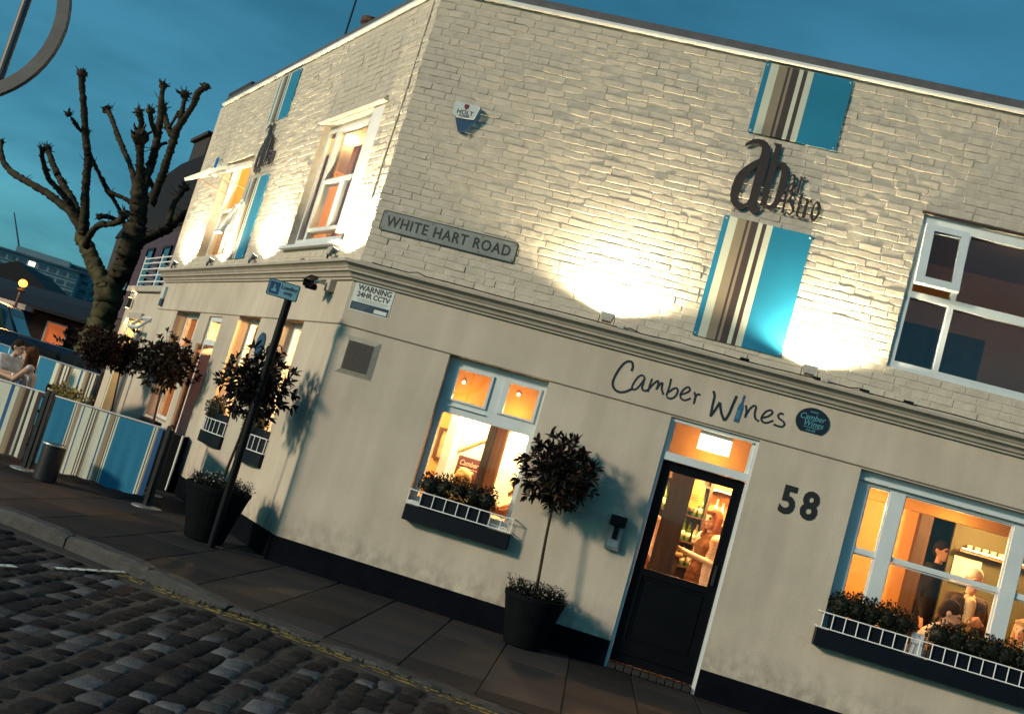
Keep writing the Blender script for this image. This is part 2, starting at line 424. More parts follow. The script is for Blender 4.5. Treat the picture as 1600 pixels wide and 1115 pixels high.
for sd, X, parent in (('R', RR, up_r), ('L', RL, up_l)):
    bl = courses(sd)
    cx = 3.645 if sd == 'R' else -1.0
    bl.sort(key=lambda b: (b[0]-cx)**2*(1.0 if sd == 'R' else .2)+(b[1]-1.55)**2+(4 if b[2] < .09 else 0))
    nkeep = 300 if sd == 'R' else 0
    rest = MB(X)
    A = ANG_R if sd == 'R' else ANG_L
    for n, (x, z, L, h, dy, rx, rz, ry) in enumerate(bl):
        if n < nkeep:
            key = min(variants, key=lambda q: abs(variants[q][0][1]-L))
            me, L0 = br.choice(variants[key])
            o = link('brick', me, parent)
            o.location = X @ Vector((x, dy, z)); o.rotation_euler = (rx, ry, A+rz); o.scale = (L/L0, 1, h/(CH-JT))
        else:
            vs, fs = brick_verts(L, h, br)
            T = Matrix.Translation((x, dy, z)) @ Matrix.Rotation(rz, 4, 'Z') @ Matrix.Rotation(rx, 4, 'X') @ Matrix.Rotation(ry, 4, 'Y')
            rest.add([T @ Vector(v) for v in vs], fs)
    rest.build('painted_bricks', M['paint_brick'], parent, fix=False, kind='stuff')

# roof slab, end wall and floors (one footprint polygon, relative to the corner)
def inR(x, y): v = RR @ Vector((x, y, 0)); return (v.x, v.y)
def inL(x, y): v = RL @ Vector((x, y, 0)); return (v.x, v.y)
FOOT = [inR(.12, .262), inR(XR, .262), inR(XR, 4.7), inR(1.0, 4.7), inL(XL+.02, 3.6), inL(XL+.02, .262)]
def footslab(z0, z1, m, nm): MB().slab(FOOT, z0, z1).build(nm, m, bar)
footslab(.0, .055, M['wood_floor'], 'floor_boards'); footslab(2.56, 2.60, M['orange_ceiling'], 'bar_ceiling')
footslab(3.02, 3.06, M['wood_floor'], 'upper_floor'); footslab(5.95, 6.0, M['cream_wall'], 'upper_ceiling'); footslab(6.20, 6.248, M['lead'], 'flat_roof')
def room_wall(p, q, z0, z1, m, nm='room_wall', t=.06):
    p, q = Vector((*p, 0)), Vector((*q, 0)); d = (q-p).normalized(); n = Vector((-d.y, d.x, 0))*t
    MB().slab([(v.x, v.y) for v in (p, q, q+n, p+n)], z0, z1).build(nm, m, bar)
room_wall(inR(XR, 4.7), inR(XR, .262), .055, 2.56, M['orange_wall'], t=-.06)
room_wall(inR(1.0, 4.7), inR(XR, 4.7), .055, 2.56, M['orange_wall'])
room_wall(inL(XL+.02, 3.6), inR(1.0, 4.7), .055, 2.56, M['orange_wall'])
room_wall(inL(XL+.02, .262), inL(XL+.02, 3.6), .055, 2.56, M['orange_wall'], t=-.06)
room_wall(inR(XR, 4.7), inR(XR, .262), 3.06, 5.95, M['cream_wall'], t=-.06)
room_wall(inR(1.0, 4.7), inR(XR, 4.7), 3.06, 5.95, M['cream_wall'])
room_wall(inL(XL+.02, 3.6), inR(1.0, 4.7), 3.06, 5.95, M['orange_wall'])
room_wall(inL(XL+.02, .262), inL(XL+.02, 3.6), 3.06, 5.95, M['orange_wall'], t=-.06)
room_wall(inR(4.7, .27), inR(4.7, 4.69), 3.06, 5.95, M['orange_wall'])          # between the lit and the dark upper room
MB(RL).box(XL-.24, XL-.0, 0.002, 3.9, 0, 6.25).build('end_wall', M['roughcast'], bar)
MB(RR).box(XR, XR+.24, 0.002, 4.9, 0, 6.25).build('end_wall', M['roughcast'], bar)
v0, v1 = inR(1.0, 4.78), inR(XR, 4.78)
room_wall(v0, v1, 0, 6.25, M['roughcast'], 'rear_wall', .1)
# chimney pot and aerial seen over the left parapet
ch = MB(RL); ch.box(-7.5, -6.2, 1.25, 1.9, 6.25, 7.35, 0, .02); ch.lathe([(.12, 7.35), (.17, 7.37), (.165, 7.5), (.15, 8.14), (.185, 8.18), (.185, 8.27), (.13, 8.28)], (-6.85, 1.55, 0), 14)
mchim = mat('chimney_brick', (.085, .045, .033), .85, .3, 14, .3, 40)
ch.build('chimney', mchim, bar)
MB(RL).tube([(-7.75, 1.45, 6.25), (-7.75, 1.45, 9.6)], .018, 6).build('aerial_mast', M['metal_dark'], bar)

# ------------------------------------------------------------------ windows and doors of the building
def pane(parent, X, x0, x1, z0, z1, y, m='glass', nm='pane'):
    return MB(X).box(x0, x1, y, y+.005, z0, z1).build(nm, M[m], parent)
def part(nm, mb, m, parent=None): return mb.build(nm, m, parent or bar)

# window beside the door: fixed lower light, two top lights
mb = MB(RR)
mb.ring(1.202, 2.253, .985, 2.503, (.062, .055, .05, .09), .115, .185)
mb.box(1.264, 2.198, .115, .185, 1.93, 2.06)
mb.box(1.69, 1.81, .115, .185, 2.06, 2.413)
for a, b in ((1.264, 1.69), (1.81, 2.198)): mb.ring(a, b, 2.06, 2.413, (.058, .026, .02, .02), .095, .125)
mb.box(1.30, 1.70, .088, .115, 2.005, 2.012)
mb.box(1.20, 2.255, -.0, .2, .957, .985)
w1 = part('window', mb, M['bluewhite']); w1['label'] = 'square sash window with two small top lights left of the door'
pane(w1, RR, 1.322, 1.664, 2.08, 2.393, .125); pane(w1, RR, 1.868, 2.172, 2.08, 2.393, .125); pane(w1, RR, 1.264, 2.198, 1.035, 1.93, .15)

# front door with its fanlight
mb = MB(RR); fx0, fx1 = DOOR[0], DOOR[1]
mb.box(fx0, fx0+.03, .03, .15, .0, 2.488); mb.box(fx1-.03, fx1, .03, .15, .0, 2.488); mb.box(fx0+.03, fx1-.03, .03, .15, 2.455, 2.488); mb.box(fx0+.03, fx1-.03, .03, .15, 2.072, 2.15)
mb.box(fx0+.03, fx0+.06, .07, .11, 2.15, 2.455); mb.box(fx1-.06, fx1-.03, .07, .11, 2.15, 2.455)
df = part('door_frame', mb, M['bluewhite'])
pane(df, RR, fx0+.06, fx1-.06, 2.15, 2.455, .09)
mb = MB(RR); dx0, dx1 = fx0+.032, fx1-.032
mb.ring(dx0, dx1, .075, 2.068, (.095, .095, .22, .095), .085, .13)
mb.box(dx0+.095, dx1-.095, .085, .13, .93, 1.0); mb.box(dx0+.095, dx1-.095, .10, .12, .295, .93)
mb.ring(dx0+.11, dx1-.11, .32, .91, .012, .09, .10); mb.box(dx0+.03, dx1-.03, .06, .085, .17, .20)
door = part('door', mb, M['black_door']); door['label'] = 'black half glazed front door'
pane(door, RR, dx0+.095, dx1-.095, 1.0, 1.973, .105)
MB(RR).box(dx1-.07, dx1-.045, .055, .085, 1.02, 1.22, 0, .006).build('handle', M['metal_dark'], door)
th = MB(RR); th.box(fx0+.03, fx1-.03, .005, .16, .0, .012)
ths = part('threshold', th, M['soil'])
for k in range(10):
    MB(RR).box(fx0+.035+k*.081, fx0+.035+k*.081+.073, -.012, .15, .006, .062, 0, .006).build('brick', mat('threshold_brick', (.010, .009, .010), .7, .3, 20, .2, 60) if k == 0 else ths.children[0].data.materials[0], ths)

# large three part sash window to the right
mb = MB(RR)
mb.ring(5.368, 7.308, .952, 2.488, (.125, .125, .06, .125), .10, .19)
for a, b in ((5.70, 5.835), (6.84, 6.975)): mb.box(a, b, .085, .19, 1.012, 2.363)
mb.box(5.493, 5.70, .11, .17, 1.71, 1.752); mb.box(5.835, 6.84, .11, .17, 1.715, 1.752); mb.box(6.975, 7.183, .11, .17, 1.71, 1.752)
mb.box(5.35, 7.33, .05, .10, 2.395, 2.425)
w2 = part('window', mb, M['bluewhite']); w2['label'] = 'wide three part sash window right of the door'
for a, b in ((5.493, 5.70), (5.835, 6.84), (6.975, 7.183)):
    s_ = MB(RR); s_.ring(a, b, 1.752, 2.363, .014, .115, .15); s_.ring(a, b, 1.012, 1.71, .014, .13, .165); s_.build('sash', M['bluewhite'], w2)
    pane(w2, RR, a+.014, b-.014, 1.766, 2.349, .13); pane(w2, RR, a+.014, b-.014, 1.026, 1.696, .145)

# upper window on the right
mb = MB(RR)
mb.ring(5.359, 8.048, 3.51, 5.058, (.06, .06, .075, .10), .03, .12)
mb.box(5.785, 5.835, .03, .12, 3.585, 4.958); mb.box(7.52, 7.57, .03, .12, 3.585, 4.958)
mb.box(5.419, 5.785, .03, .12, 4.228, 4.29); mb.box(5.835, 7.52, .03, .12, 4.215, 4.295); mb.box(7.57, 7.988, .03, .12, 4.228, 4.29)
uw = part('window', mb, M['bluewhite']); uw['label'] = 'dark upper window with a small casement ajar'
pane(uw, RR, 5.419, 5.785, 3.585, 4.228, .08, 'glass_dark'); pane(uw, RR, 5.835, 7.52, 3.585, 4.215, .08, 'glass_dark')
pane(uw, RR, 5.835, 7.52, 4.295, 4.958, .08, 'glass_dark'); pane(uw, RR, 7.57, 7.988, 3.585, 4.228, .08, 'glass_dark'); pane(uw, RR, 7.57, 7.988, 4.29, 4.958, .08, 'glass_dark')
hinge = RR @ Matrix.Translation((0, .02, 4.955)) @ Matrix.Rotation(R_(-11), 4, 'X') @ Matrix.Translation((0, -.02, -4.955))
mb = MB(hinge); mb.ring(5.395, 5.808, 4.32, 4.955, (.082, .075, .075, .065), -.035, .02)
cs = mb.build('casement', M['bluewhite'], uw); MB(hinge).box(5.477, 5.733, -.01, -.005, 4.395, 4.89).build('pane', M['glass_dark'], uw)
MB(RR).box(5.33, 8.07, -.02, .03, 5.062, 5.085).build('window_head', mat('rust_lintel', (.05, .03, .022), .7, .4, 10), bar)

# ---- left front, ground floor
def simple_window(x0, x1, z0, z1, label, y=.14, cols=1, split=None):
    mb = MB(RL); mb.ring(x0+.002, x1-.002, z0+.002, z1-.002, (.06, .06, .05, .07), y, y+.07)
    w = (x1-x0-.12)/cols
    for c in range(1, cols): mb.box(x0+.06+w*c-.025, x0+.06+w*c+.025, y, y+.07, z0+.052, z1-.072)
    if split:
        for c in range(cols): mb.box(x0+.06+w*c+(.025 if c else 0), x0+.06+w*(c+1)-(.025 if c < cols-1 else 0), y, y+.07, split-.025, split+.025)
    o = part('window', mb, M['white']); o['label'] = label
    for c in range(cols):
        a = x0+.06+w*c+(.025 if c else 0); b = x0+.06+w*(c+1)-(.025 if c < cols-1 else 0)
        if split: pane(o, RL, a, b, z0+.052, split-.025, y+.03); pane(o, RL, a, b, split+.025, z1-.072, y+.03)
        else: pane(o, RL, a, b, z0+.052, z1-.072, y+.03)
    return o
simple_window(*LA, 'narrow lit window on the left front nearest the corner', .17)
simple_window(*LB, 'lit window on the left front behind the sign post', .17)
simple_window(*LW, 'wide window at the far end of the left front', .17, 2, 1.95)
mb = MB(RL); mb.box(LD[0]+.002, LD[0]+.07, .03, .2, 0, 2.468); mb.box(LD[1]-.05, LD[1]-.002, .03, .2, 0, 2.468); mb.box(LD[0]+.07, LD[1]-.05, .03, .2, 2.40, 2.468); mb.box(LD[0]+.07, LD[1]-.05, .03, .2, 2.05, 2.13)
sf = part('door_frame', mb, M['white']); pane(sf, RL, LD[0]+.07, LD[1]-.05, 2.13, 2.40, .1)
mo = mat('terracotta_door_post', (.42, .22, .12), .6, .15, 6)
part('door_post', MB(RL).tube([(LD[0]+.10, -.045, .0), (LD[0]+.10, -.045, 2.04)], .05, 12).box(LD[0]+.03, LD[0]+.17, -.12, -.0, 0, .16, 0, .01), mo)
op = Matrix.Translation((LD[1]-.052, .1, 0)) @ Matrix.Rotation(R_(-62), 4, 'Z') @ Matrix.Translation((-(LD[1]-.052), -.1, 0))
mb = MB(RL @ op); mb.box(LD[0]+.072, LD[1]-.055, .1, .14, .03, 2.04)
sd_ = part('door', mb, M['black_door']); sd_['label'] = 'dark side door standing open'
# ---- left front, upper floor
mb = MB(RL)
mb.box(-1.02, -.684, .0, .10, 3.56, 5.076)                         # broad white right hand board
mb.ring(-2.598, -1.02, 3.52, 5.076, (.05, .0, .04, .09), .09, .19)
mb.box(-2.32, -2.24, .09, .19, 3.56, 4.986); mb.box(-2.24, -1.02, .09, .19, 4.285, 4.335)
mb.box(-1.66, -1.61, .09, .17, 3.70, 4.285); mb.box(-2.24, -1.02, .09, .19, 3.655, 3.70)
mb.box(-2.66, -.60, -.08, .19, 3.392, 3.43); mb.box(-2.6, -.68, .09, .19, 3.43, 3.52)
bw = part('window', mb, M['white']); bw['label'] = 'large floodlit upper window next to the corner'
pane(bw, RL, -2.548, -2.32, 3.56, 4.986, .14); pane(bw, RL, -2.24, -1.02, 4.335, 4.986, .15); pane(bw, RL, -2.24, -1.66, 3.70, 4.285, .12); pane(bw, RL, -1.61, -1.02, 3.70, 4.285, .12); pane(bw, RL, -2.24, -1.02, 3.56, 3.655, .15)
part('window_hood', MB(RL).box(-2.68, -.62, -.07, .0, 5.085, 5.12, 0, .006).box(-2.64, -.66, -.03, .0, 5.12, 5.16), M['cornice'])
mb = MB(RL); mb.ring(-6.948, -5.422, 3.422, 5.038, (.06, .06, .06, .07), .12, .2); mb.box(-6.888, -5.482, .12, .2, 4.20, 4.25); mb.box(-6.25, -6.20, .12, .2, 3.482, 4.2)
fwin = part('window', mb, M['white']); fwin['label'] = 'far upper window with its top sash propped open'
pane(fwin, RL, -6.888, -6.25, 3.482, 4.2, .15); pane(fwin, RL, -6.2, -5.482, 3.482, 4.2, .15)
aw = RL @ Matrix.Translation((0, .08, 4.93)) @ Matrix.Rotation(R_(-58), 4, 'X') @ Matrix.Translation((0, -.08, -4.93))
aws = MB(aw).ring(-6.98, -5.42, 4.18, 4.93, (.08, .08, .09, .08), .06, .11).build('awning_sash', M['white'], fwin)
MB(aw).box(-6.90, -5.50, .075, .08, 4.27, 4.85).build('pane', M['glass'], fwin)
for x in (-6.7, -5.7): MB(RL).tube([(x, .1, 4.5), (x, -.42, 4.58)], .008, 5).build('stay', mo, fwin)
aw2 = RL @ Matrix.Translation((0, -.0, 4.18)) @ Matrix.Rotation(R_(-20), 4, 'X') @ Matrix.Translation((0, .0, -4.18))
MB(aw2).ring(-5.40, -5.02, 3.62, 4.18, .05, -.06, -.02).build('shutter', M['white'], fwin)

# amber painted bulkhead hiding the ceiling just inside the road front
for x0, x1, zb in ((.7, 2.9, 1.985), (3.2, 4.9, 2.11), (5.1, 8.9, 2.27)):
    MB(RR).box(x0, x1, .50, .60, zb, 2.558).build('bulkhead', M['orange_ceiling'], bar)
# ------------------------------------------------------------------ ground, road, kerb, pavement
M['tarmac'] = mat('old_tarmac', (.018, .017, .018), .85, .35, 1.2, .5, 40)
M['roadbed'] = mat('gritty_joint_filling', (.030, .026, .024), .95, .4, 9, .8, 60)
M['slab'] = mat('worn_paving_stone', (.017, .021, .027), .85, .5, 1.1, .45, 55, rand=.4, spec=.15, col2=(.040, .033, .030))
M['kerb'] = mat('granite_kerb', (.034, .035, .036), .75, .35, 9, .6, 45, rand=.2)
def cobble_mat():
    m = mat('granite_sett', (.95, .88, .82), .85, .35, 16, .7, 70, spec=.12)
    n = m.node_tree.nodes; l = m.node_tree.links
    p = n['Principled BSDF']; old = p.inputs['Base Color'].links[0].from_socket
    oi = n.new('ShaderNodeObjectInfo'); rp = n.new('ShaderNodeValToRGB'); rp.color_ramp.interpolation = 'LINEAR'
    el = rp.color_ramp.elements
    el[0].position = 0; el[0].color = (.013, .0125, .016, 1); el[1].position = 1; el[1].color = (.15, .16, .175, 1)
    for pos, c in ((.35, (.020, .0185, .021, 1)), (.6, (.034, .030, .030, 1)), (.8, (.052, .046, .043, 1)), (.92, (.09, .095, .105, 1))):
        e_ = el.new(pos); e_.color = c
    l.new(oi.outputs['Random'], rp.inputs[0])
    mx = n.new('ShaderNodeMix'); mx.data_type = 'RGBA'; mx.blend_type = 'MULTIPLY'; mx.inputs['Factor'].default_value = 1
    l.new(rp.outputs[0], mx.inputs[6]); l.new(old, mx.inputs[7]); l.new(mx.outputs[2], p.inputs['Base Color'])
    return m
M['cobble'] = cobble_mat()

MB().box(-900, 900, -400, 1500, -.60, -.30).build('ground', M['tarmac'], None, kind='structure')
KERB = [(-14, 14.6), (-3.99, 9.62), (-2.3, 8.80), (-1.5, 8.22), (-.77, 7.90), (.67, 7.37), (7.0, 5.2)]
def kerb_y(x):
    for (a, b), (c, d) in zip(KERB, KERB[1:]):
        if a <= x <= c: return b+(d-b)*(x-a)/(c-a)
    return KERB[0][1] if x < KERB[0][0] else KERB[-1][1]
def sstep(a, b, x): t = max(0, min(1, (x-a)/(b-a))); return t*t*(3-2*t)
def road_z(x): return -.115+.088*sstep(-2.4, -1.1, x)
# road bed and the smooth channel along the kerb
mb = MB(); xs = [-30, -14]+[-13+.5*i for i in range(41)]+[9, 30]
n = len(xs)
rows = [(-14, -.022), (0, -.022), (3, -.022)]
for i, x in enumerate(xs):
    ky = kerb_y(max(-14, min(7, x)))+(x+14)*-.5*(x < -14)+(x-7)*-.34*(x > 7)
    zz = road_z(x)
    for y in (-12.0, 2.0, ky-.28, ky-.27, ky+.12):
        mb.v.append((x, y, zz-(.015 if y < ky-.275 else .006)))
for i in range(n-1):
    for j in range(4): mb.f.append((i*5+j, (i+1)*5+j, (i+1)*5+j+1, i*5+j+1)); mb.m.append(0)
road = mb.build('road', M['roadbed'], None, kind='structure', fix=False)

# granite setts, in courses running away from the camera
CA = R_(86); ca, sa = math.cos(CA), math.sin(CA)
cr_ = random.Random(21)
def sett_mesh(L, W, r):
    """domed top grid 4x4 with skirts"""
    vs = []; N = 4
    for i in range(N):
        for j in range(N):
            u, v = i/(N-1)*2-1, j/(N-1)*2-1
            edge = max(abs(u), abs(v))
            z = -.011*(edge > .99)-.006*(abs(u) > .99 and abs(v) > .99)+r.uniform(-.003, .003)
            sh = .93 if edge > .99 else (1.7 if edge < .5 else 1.0)
            s_ = 1.0 if edge > .99 else 2.2
            vs.append((u*L/2*(1 if abs(u) > .99 else 2.25)+r.uniform(-.006, .006), v*W/2*(1 if abs(v) > .99 else 2.25)+r.uniform(-.006, .006), z))
    fs = [(i*N+j, (i+1)*N+j, (i+1)*N+j+1, i*N+j+1) for i in range(N-1) for j in range(N-1)]
    rim = [i*N for i in range(N)]+[(N-1)*N+j for j in range(1, N)]+[i*N+N-1 for i in range(N-2, -1, -1)]+[j for j in range(N-2, 0, -1)]
    b = len(vs); vs += [(vs[k][0]*1.03, vs[k][1]*1.03, -.07) for k in rim]
    m_ = len(rim); fs += [(rim[k], b+k, b+(k+1) % m_, rim[(k+1) % m_]) for k in range(m_)]
    return MB().add(vs, fs).mesh('cobble', M['cobble'], smooth=True)
setts = {L: [sett_mesh(L, .155, cr_) for _ in range(4)] for L in (.11, .15, .19, .235)}
cands = []
for row in range(-40, 30):
    W = .168
    off = cr_.uniform(0, .2); t = 1.5+off
    while t < 13:
        L = cr_.choice((.11, .11, .15, .15, .15, .19, .19, .235)); t += L/2
        # local: s across rows (x-ish), t along rows (y-ish)
        s = row*W+cr_.gauss(0, .009)+.03*math.sin(t*.7+row)
        x = s*sa+t*ca-0.5; y = -s*ca+t*sa
        if y < kerb_y(x)-.30-.03 and -13 < x < 7:
            d = Vector((x, y, road_z(x)))-CAM
            dz = d.dot(fw)
            if dz > .5:
                px, py = 800+1658.9*d.dot(rr)/dz, 557-1658.9*d.dot(uu)/dz
                if -260 < px < 1100 and py < 1500: cands.append((not (-30 < px < 1000 and py < 1140), d.length, x, y, L))
        t += L/2+cr_.uniform(.008, .026)
cands.sort()
rest = MB()
for n, (out, d, x, y, L) in enumerate(cands):
    me = cr_.choice(setts[L]); z = road_z(x)+cr_.uniform(-.005, .004)
    rx, ry, rz = cr_.gauss(0, .025), cr_.gauss(0, .025), CA+cr_.gauss(0, .065)
    sw = cr_.uniform(.78, 1.02)
    if n < 300:
        o = link('cobble', me, road); o.location = (x, y, z); o.rotation_euler = (rx, ry, rz); o.scale = (1, sw, 1)
    else:
        T = Matrix.Translation((x, y, z)) @ Matrix.Rotation(rz, 4, 'Z') @ Matrix.Diagonal((1, sw, 1, 1))
        rest.add([T @ v.co for v in me.vertices], [list(p.vertices) for p in me.polygons])
if rest.v: rest.build('cobbles', mat('granite_setts_beyond', (.06, .056, .058), .6, .5, 3.5, .5, 60), road, smooth=True, fix=False, kind='stuff')

# kerb stones
kb = link('kerb', None, None, kind='structure')
kr = random.Random(4)
def kerb_stone(L, r):
    N = 7; prof = [(-.085, -.20), (-.08, -.035), (-.060, -.006), (.0, .002), (.07, -.002), (.075, -.2)]
    vs = []
    for i in range(N):
        e_ = abs(i/(N-1)*2-1) > .99
        for (y, z) in prof:
            vs.append(((i/(N-1)-.5)*L, y*(.86 if e_ and y < 0 else 1)+r.uniform(-.007, .007), z+r.uniform(-.006, .006)-(.016 if e_ and z > -.05 else 0)))
    m_ = len(prof); fs = [(i*m_+j, (i+1)*m_+j, (i+1)*m_+j+1, i*m_+j+1) for i in range(N-1) for j in range(m_-1)]
    fs += [tuple(range(m_)), tuple(range((N-1)*m_, N*m_))]
    return MB().add(vs, fs).mesh('kerb_stone', M['kerb'], smooth=False)
kms = [kerb_stone(.98, kr) for _ in range(5)]
for (a, b), (c, d) in zip(KERB, KERB[1:]):
    p, q = Vector((a, b, 0)), Vector((c, d, 0)); D = q-p; Lt = D.length; k = max(1, round(Lt/.95)); ang = math.atan2(D.y, D.x)
    for i in range(k):
        o = link('kerb_stone', kr.choice(kms), kb); c_ = p+D*((i+.5)/k)
        drop = -.012*sstep(-2.4, -1.2, c_.x)
        o.location = (c_.x, c_.y, .004+drop); o.rotation_euler = (0, 0, ang+kr.gauss(0, .006)); o.scale = (Lt/k/1.0, 1, 1)

# pavement: a bed and individually laid slabs
mb = MB(); 
poly = [(a, b+.02) for a, b in KERB]+[(12, 5.0), (12, 14), (-2, 16), (-8, 30), (-24, 34), (-24, 20)]
pv = mb.slab(poly, -.25, -.012).build('pavement', M['roadbed'], None, kind='structure')
PA = R_(-6.5); pc, ps = math.cos(PA), math.sin(PA)
def clip(poly, n, d):
    out = []
    for i in range(len(poly)):
        p, q = poly[i], poly[(i+1) % len(poly)]
        a, b = p[0]*n[0]+p[1]*n[1]-d, q[0]*n[0]+q[1]*n[1]-d
        if a >= 0: out.append(p)
        if a*b < 0: t = a/(a-b); out.append((p[0]+(q[0]-p[0])*t, p[1]+(q[1]-p[1])*t))
    return out
sr_ = random.Random(8)
nR = Vector((-0.17082, -0.98530)); nL = Vector((-0.86239, -0.50625)); C2 = Vector((COR.x, COR.y))
far = MB()
for ci in range(-17, 16):
    u = ci*.60; v = 3.0+sr_.uniform(0, .8)
    while v < 21:
        L = sr_.choice((.62, .78, .92, 1.05))
        g = .006
        q = [(u+g, v+g), (u+.60-g, v+g), (u+.60-g, v+L-g), (u+g, v+L-g)]
        pl = [(x*pc-y*ps-.45, x*ps+y*pc) for x, y in q]
        v += L
        cx, cy = sum(p[0] for p in pl)/4, sum(p[1] for p in pl)/4
        if not (-11 < cx < 6.5): continue
        dR = (Vector((cx, cy))-C2).dot(nR); dL = (Vector((cx, cy))-C2).dot(nL)
        if dR < -.4 and dL < -.4: continue
        if cy < kerb_y(cx)-.5: continue
        for (a, b), (c, d) in zip(KERB, KERB[1:]):
            if a <= cx <= c:
                nn = Vector((-(d-b), c-a)).normalized(); pl = clip(pl, nn, nn.x*a+nn.y*b+.082)
        if len(pl) < 3: continue
        cx, cy = sum(p[0] for p in pl)/len(pl), sum(p[1] for p in pl)/len(pl)
        loc = [(p[0]-cx, p[1]-cy) for p in pl]; tilt = sr_.gauss(0, .0022)
        ztop = [.0+p[0]*tilt+sr_.uniform(-.002, .002) for p in loc]
        n = len(loc)
        vs = [(p[0], p[1], -.04) for p in loc]+[(p[0], p[1], ztop[i]-.004) for i, p in enumerate(loc)]+[(p[0]*.985, p[1]*.985, ztop[i]) for i, p in enumerate(loc)]
        fs = [(i, (i+1) % n, n+(i+1) % n, n+i) for i in range(n)]+[(n+i, n+(i+1) % n, 2*n+(i+1) % n, 2*n+i) for i in range(n)]+[tuple(range(2*n, 3*n))]
        if cy < 14:
            MB().add(vs, fs).build('paving_slab', M['slab'], pv, loc=(cx, cy, 0))
        else: far.add([(a+cx, b+cy, c) for a, b, c in vs], fs)
far.build('paving_slabs', M['slab'], pv, kind='stuff')

# worn double yellow line along the channel, and two scraps of white paint on the setts
def paint(name, col, worn):
    m = mat(name, col, .8, .25, 30); n = m.node_tree.nodes; l = m.node_tree.links
    t = n.new('ShaderNodeTexCoord'); nz = n.new('ShaderNodeTexNoise'); nz.inputs['Scale'].default_value = 22; nz.inputs['Detail'].default_value = 6
    l.new(t.outputs['Object'], nz.inputs[0]); rp = n.new('ShaderNodeValToRGB')
    rp.color_ramp.elements[0].position = worn; rp.color_ramp.elements[1].position = worn+.06
    l.new(nz.outputs[0], rp.inputs[0]); l.new(rp.outputs[0], n['Principled BSDF'].inputs['Alpha'])
    return m
my = paint('worn_yellow_paint', (.30, .215, .045), .47); mw = paint('worn_white_paint', (.62, .66, .60), .38)
yr = random.Random(2)
for off, wd in ((.130, .062), (.207, .056)):
    mb = MB(); xs = [-2.62+.12*i for i in range(70)]
    for i, x in enumerate(xs):
        y = kerb_y(x)-off*1.08; w = wd*yr.uniform(.6, 1.1)
        mb.v += [(x, y-w/2, road_z(x)), (x, y+w/2, road_z(x))]
        if i: mb.f.append((2*i-2, 2*i, 2*i+1, 2*i-1)); mb.m.append(0)
    mb.build('yellow_line', my, road, fix=False)
for (x0, y0, x1, y1) in ((-2.86, 8.18, -2.52, 8.80), (-3.28, 7.36, -3.02, 7.86)):
    mb = MB(); D = Vector((x1-x0, y1-y0)); nn = Vector((-D.y, D.x)).normalized()
    for i in range(13):
        c_ = Vector((x0, y0))+D*(i/12); w = .036*yr.uniform(.55, 1.1)
        for s_ in (-1, 1): mb.v.append((c_.x+nn.x*w*s_, c_.y+nn.y*w*s_, road_z(c_.x)+.014))
        if i: mb.f.append((2*i-2, 2*i, 2*i+1, 2*i-1)); mb.m.append(0)
    mb.build('white_line', mw, road, fix=False)
# moss and weeds in the gutter
mo_ = MB(); wr = random.Random(6)
for i in range(1500):
    x = wr.uniform(-2.35, 1.6)
    if wr.random() > .25+.75*math.exp(-((x+1.55)/.35)**2): continue
    y = kerb_y(x)-.085-abs(wr.gauss(0, .022)); z = road_z(x)-.012; h = wr.uniform(.012, .045); w = wr.uniform(.004, .012); a_ = wr.uniform(0, 6.28)
    mo_.add([(x-w*math.cos(a_), y-w*math.sin(a_), z), (x+w*math.cos(a_), y+w*math.sin(a_), z), (x+wr.uniform(-.015, .015), y+wr.uniform(-.015, .015), z+h)], [(0, 1, 2)])
mo_.build('gutter_moss', mat('gutter_moss_green', (.030, .034, .016), .9, .5, 30), None, fix=False, kind='stuff')
# ------------------------------------------------------------------ things fixed to the walls
# striped signboards
BANDS = ((0, .061, 'blue'), (.061, .152, 'creamp'), (.152, .253, 'tan'), (.253, .28, 'brown'), (.28, .309, 'tan'), (.309, .389, 'brown'),
         (.389, .436, 'creamp'), (.436, .482, 'brown'), (.482, .552, 'creamp'), (.552, 1, 'blue'))
BM = [M['blue'], M['creamp'], M['tan'], M['brown']]; BI = {'blue': 0, 'creamp': 1, 'tan': 2, 'brown': 3}
def signboard(sd, x, z0, z1, label, w=.882):
    t = on_wall(sd, 'striped_signboard', label, 'signboard', x, z0, -.012, 'striped boards on the upper walls')
    mb = MB(); h = z1-z0
    for a, b, c in BANDS: mb.box(a*w, b*w, -.012, 0, 0, h, BI[c])
    mb.build('board', BM, t)
    for sx in (.025, w-.025):
        for sz in (.025, h-.025): MB().ball((sx, -.012, sz), (.011, .006, .011)).build('screw', M['metal'], t)
signboard('R', 3.499, 5.473, 6.222, 'square striped board just under the roof above the bar lettering')
signboard('R', 3.499, 3.328, 4.58, 'tall striped board between the two floodlights below the bar lettering')
signboard('L', -5.24, 5.46, 6.19, 'striped board high on the left front under the roof')
signboard('L', -5.16, 3.33, 4.575, 'tall striped board on the left front between its two windows')

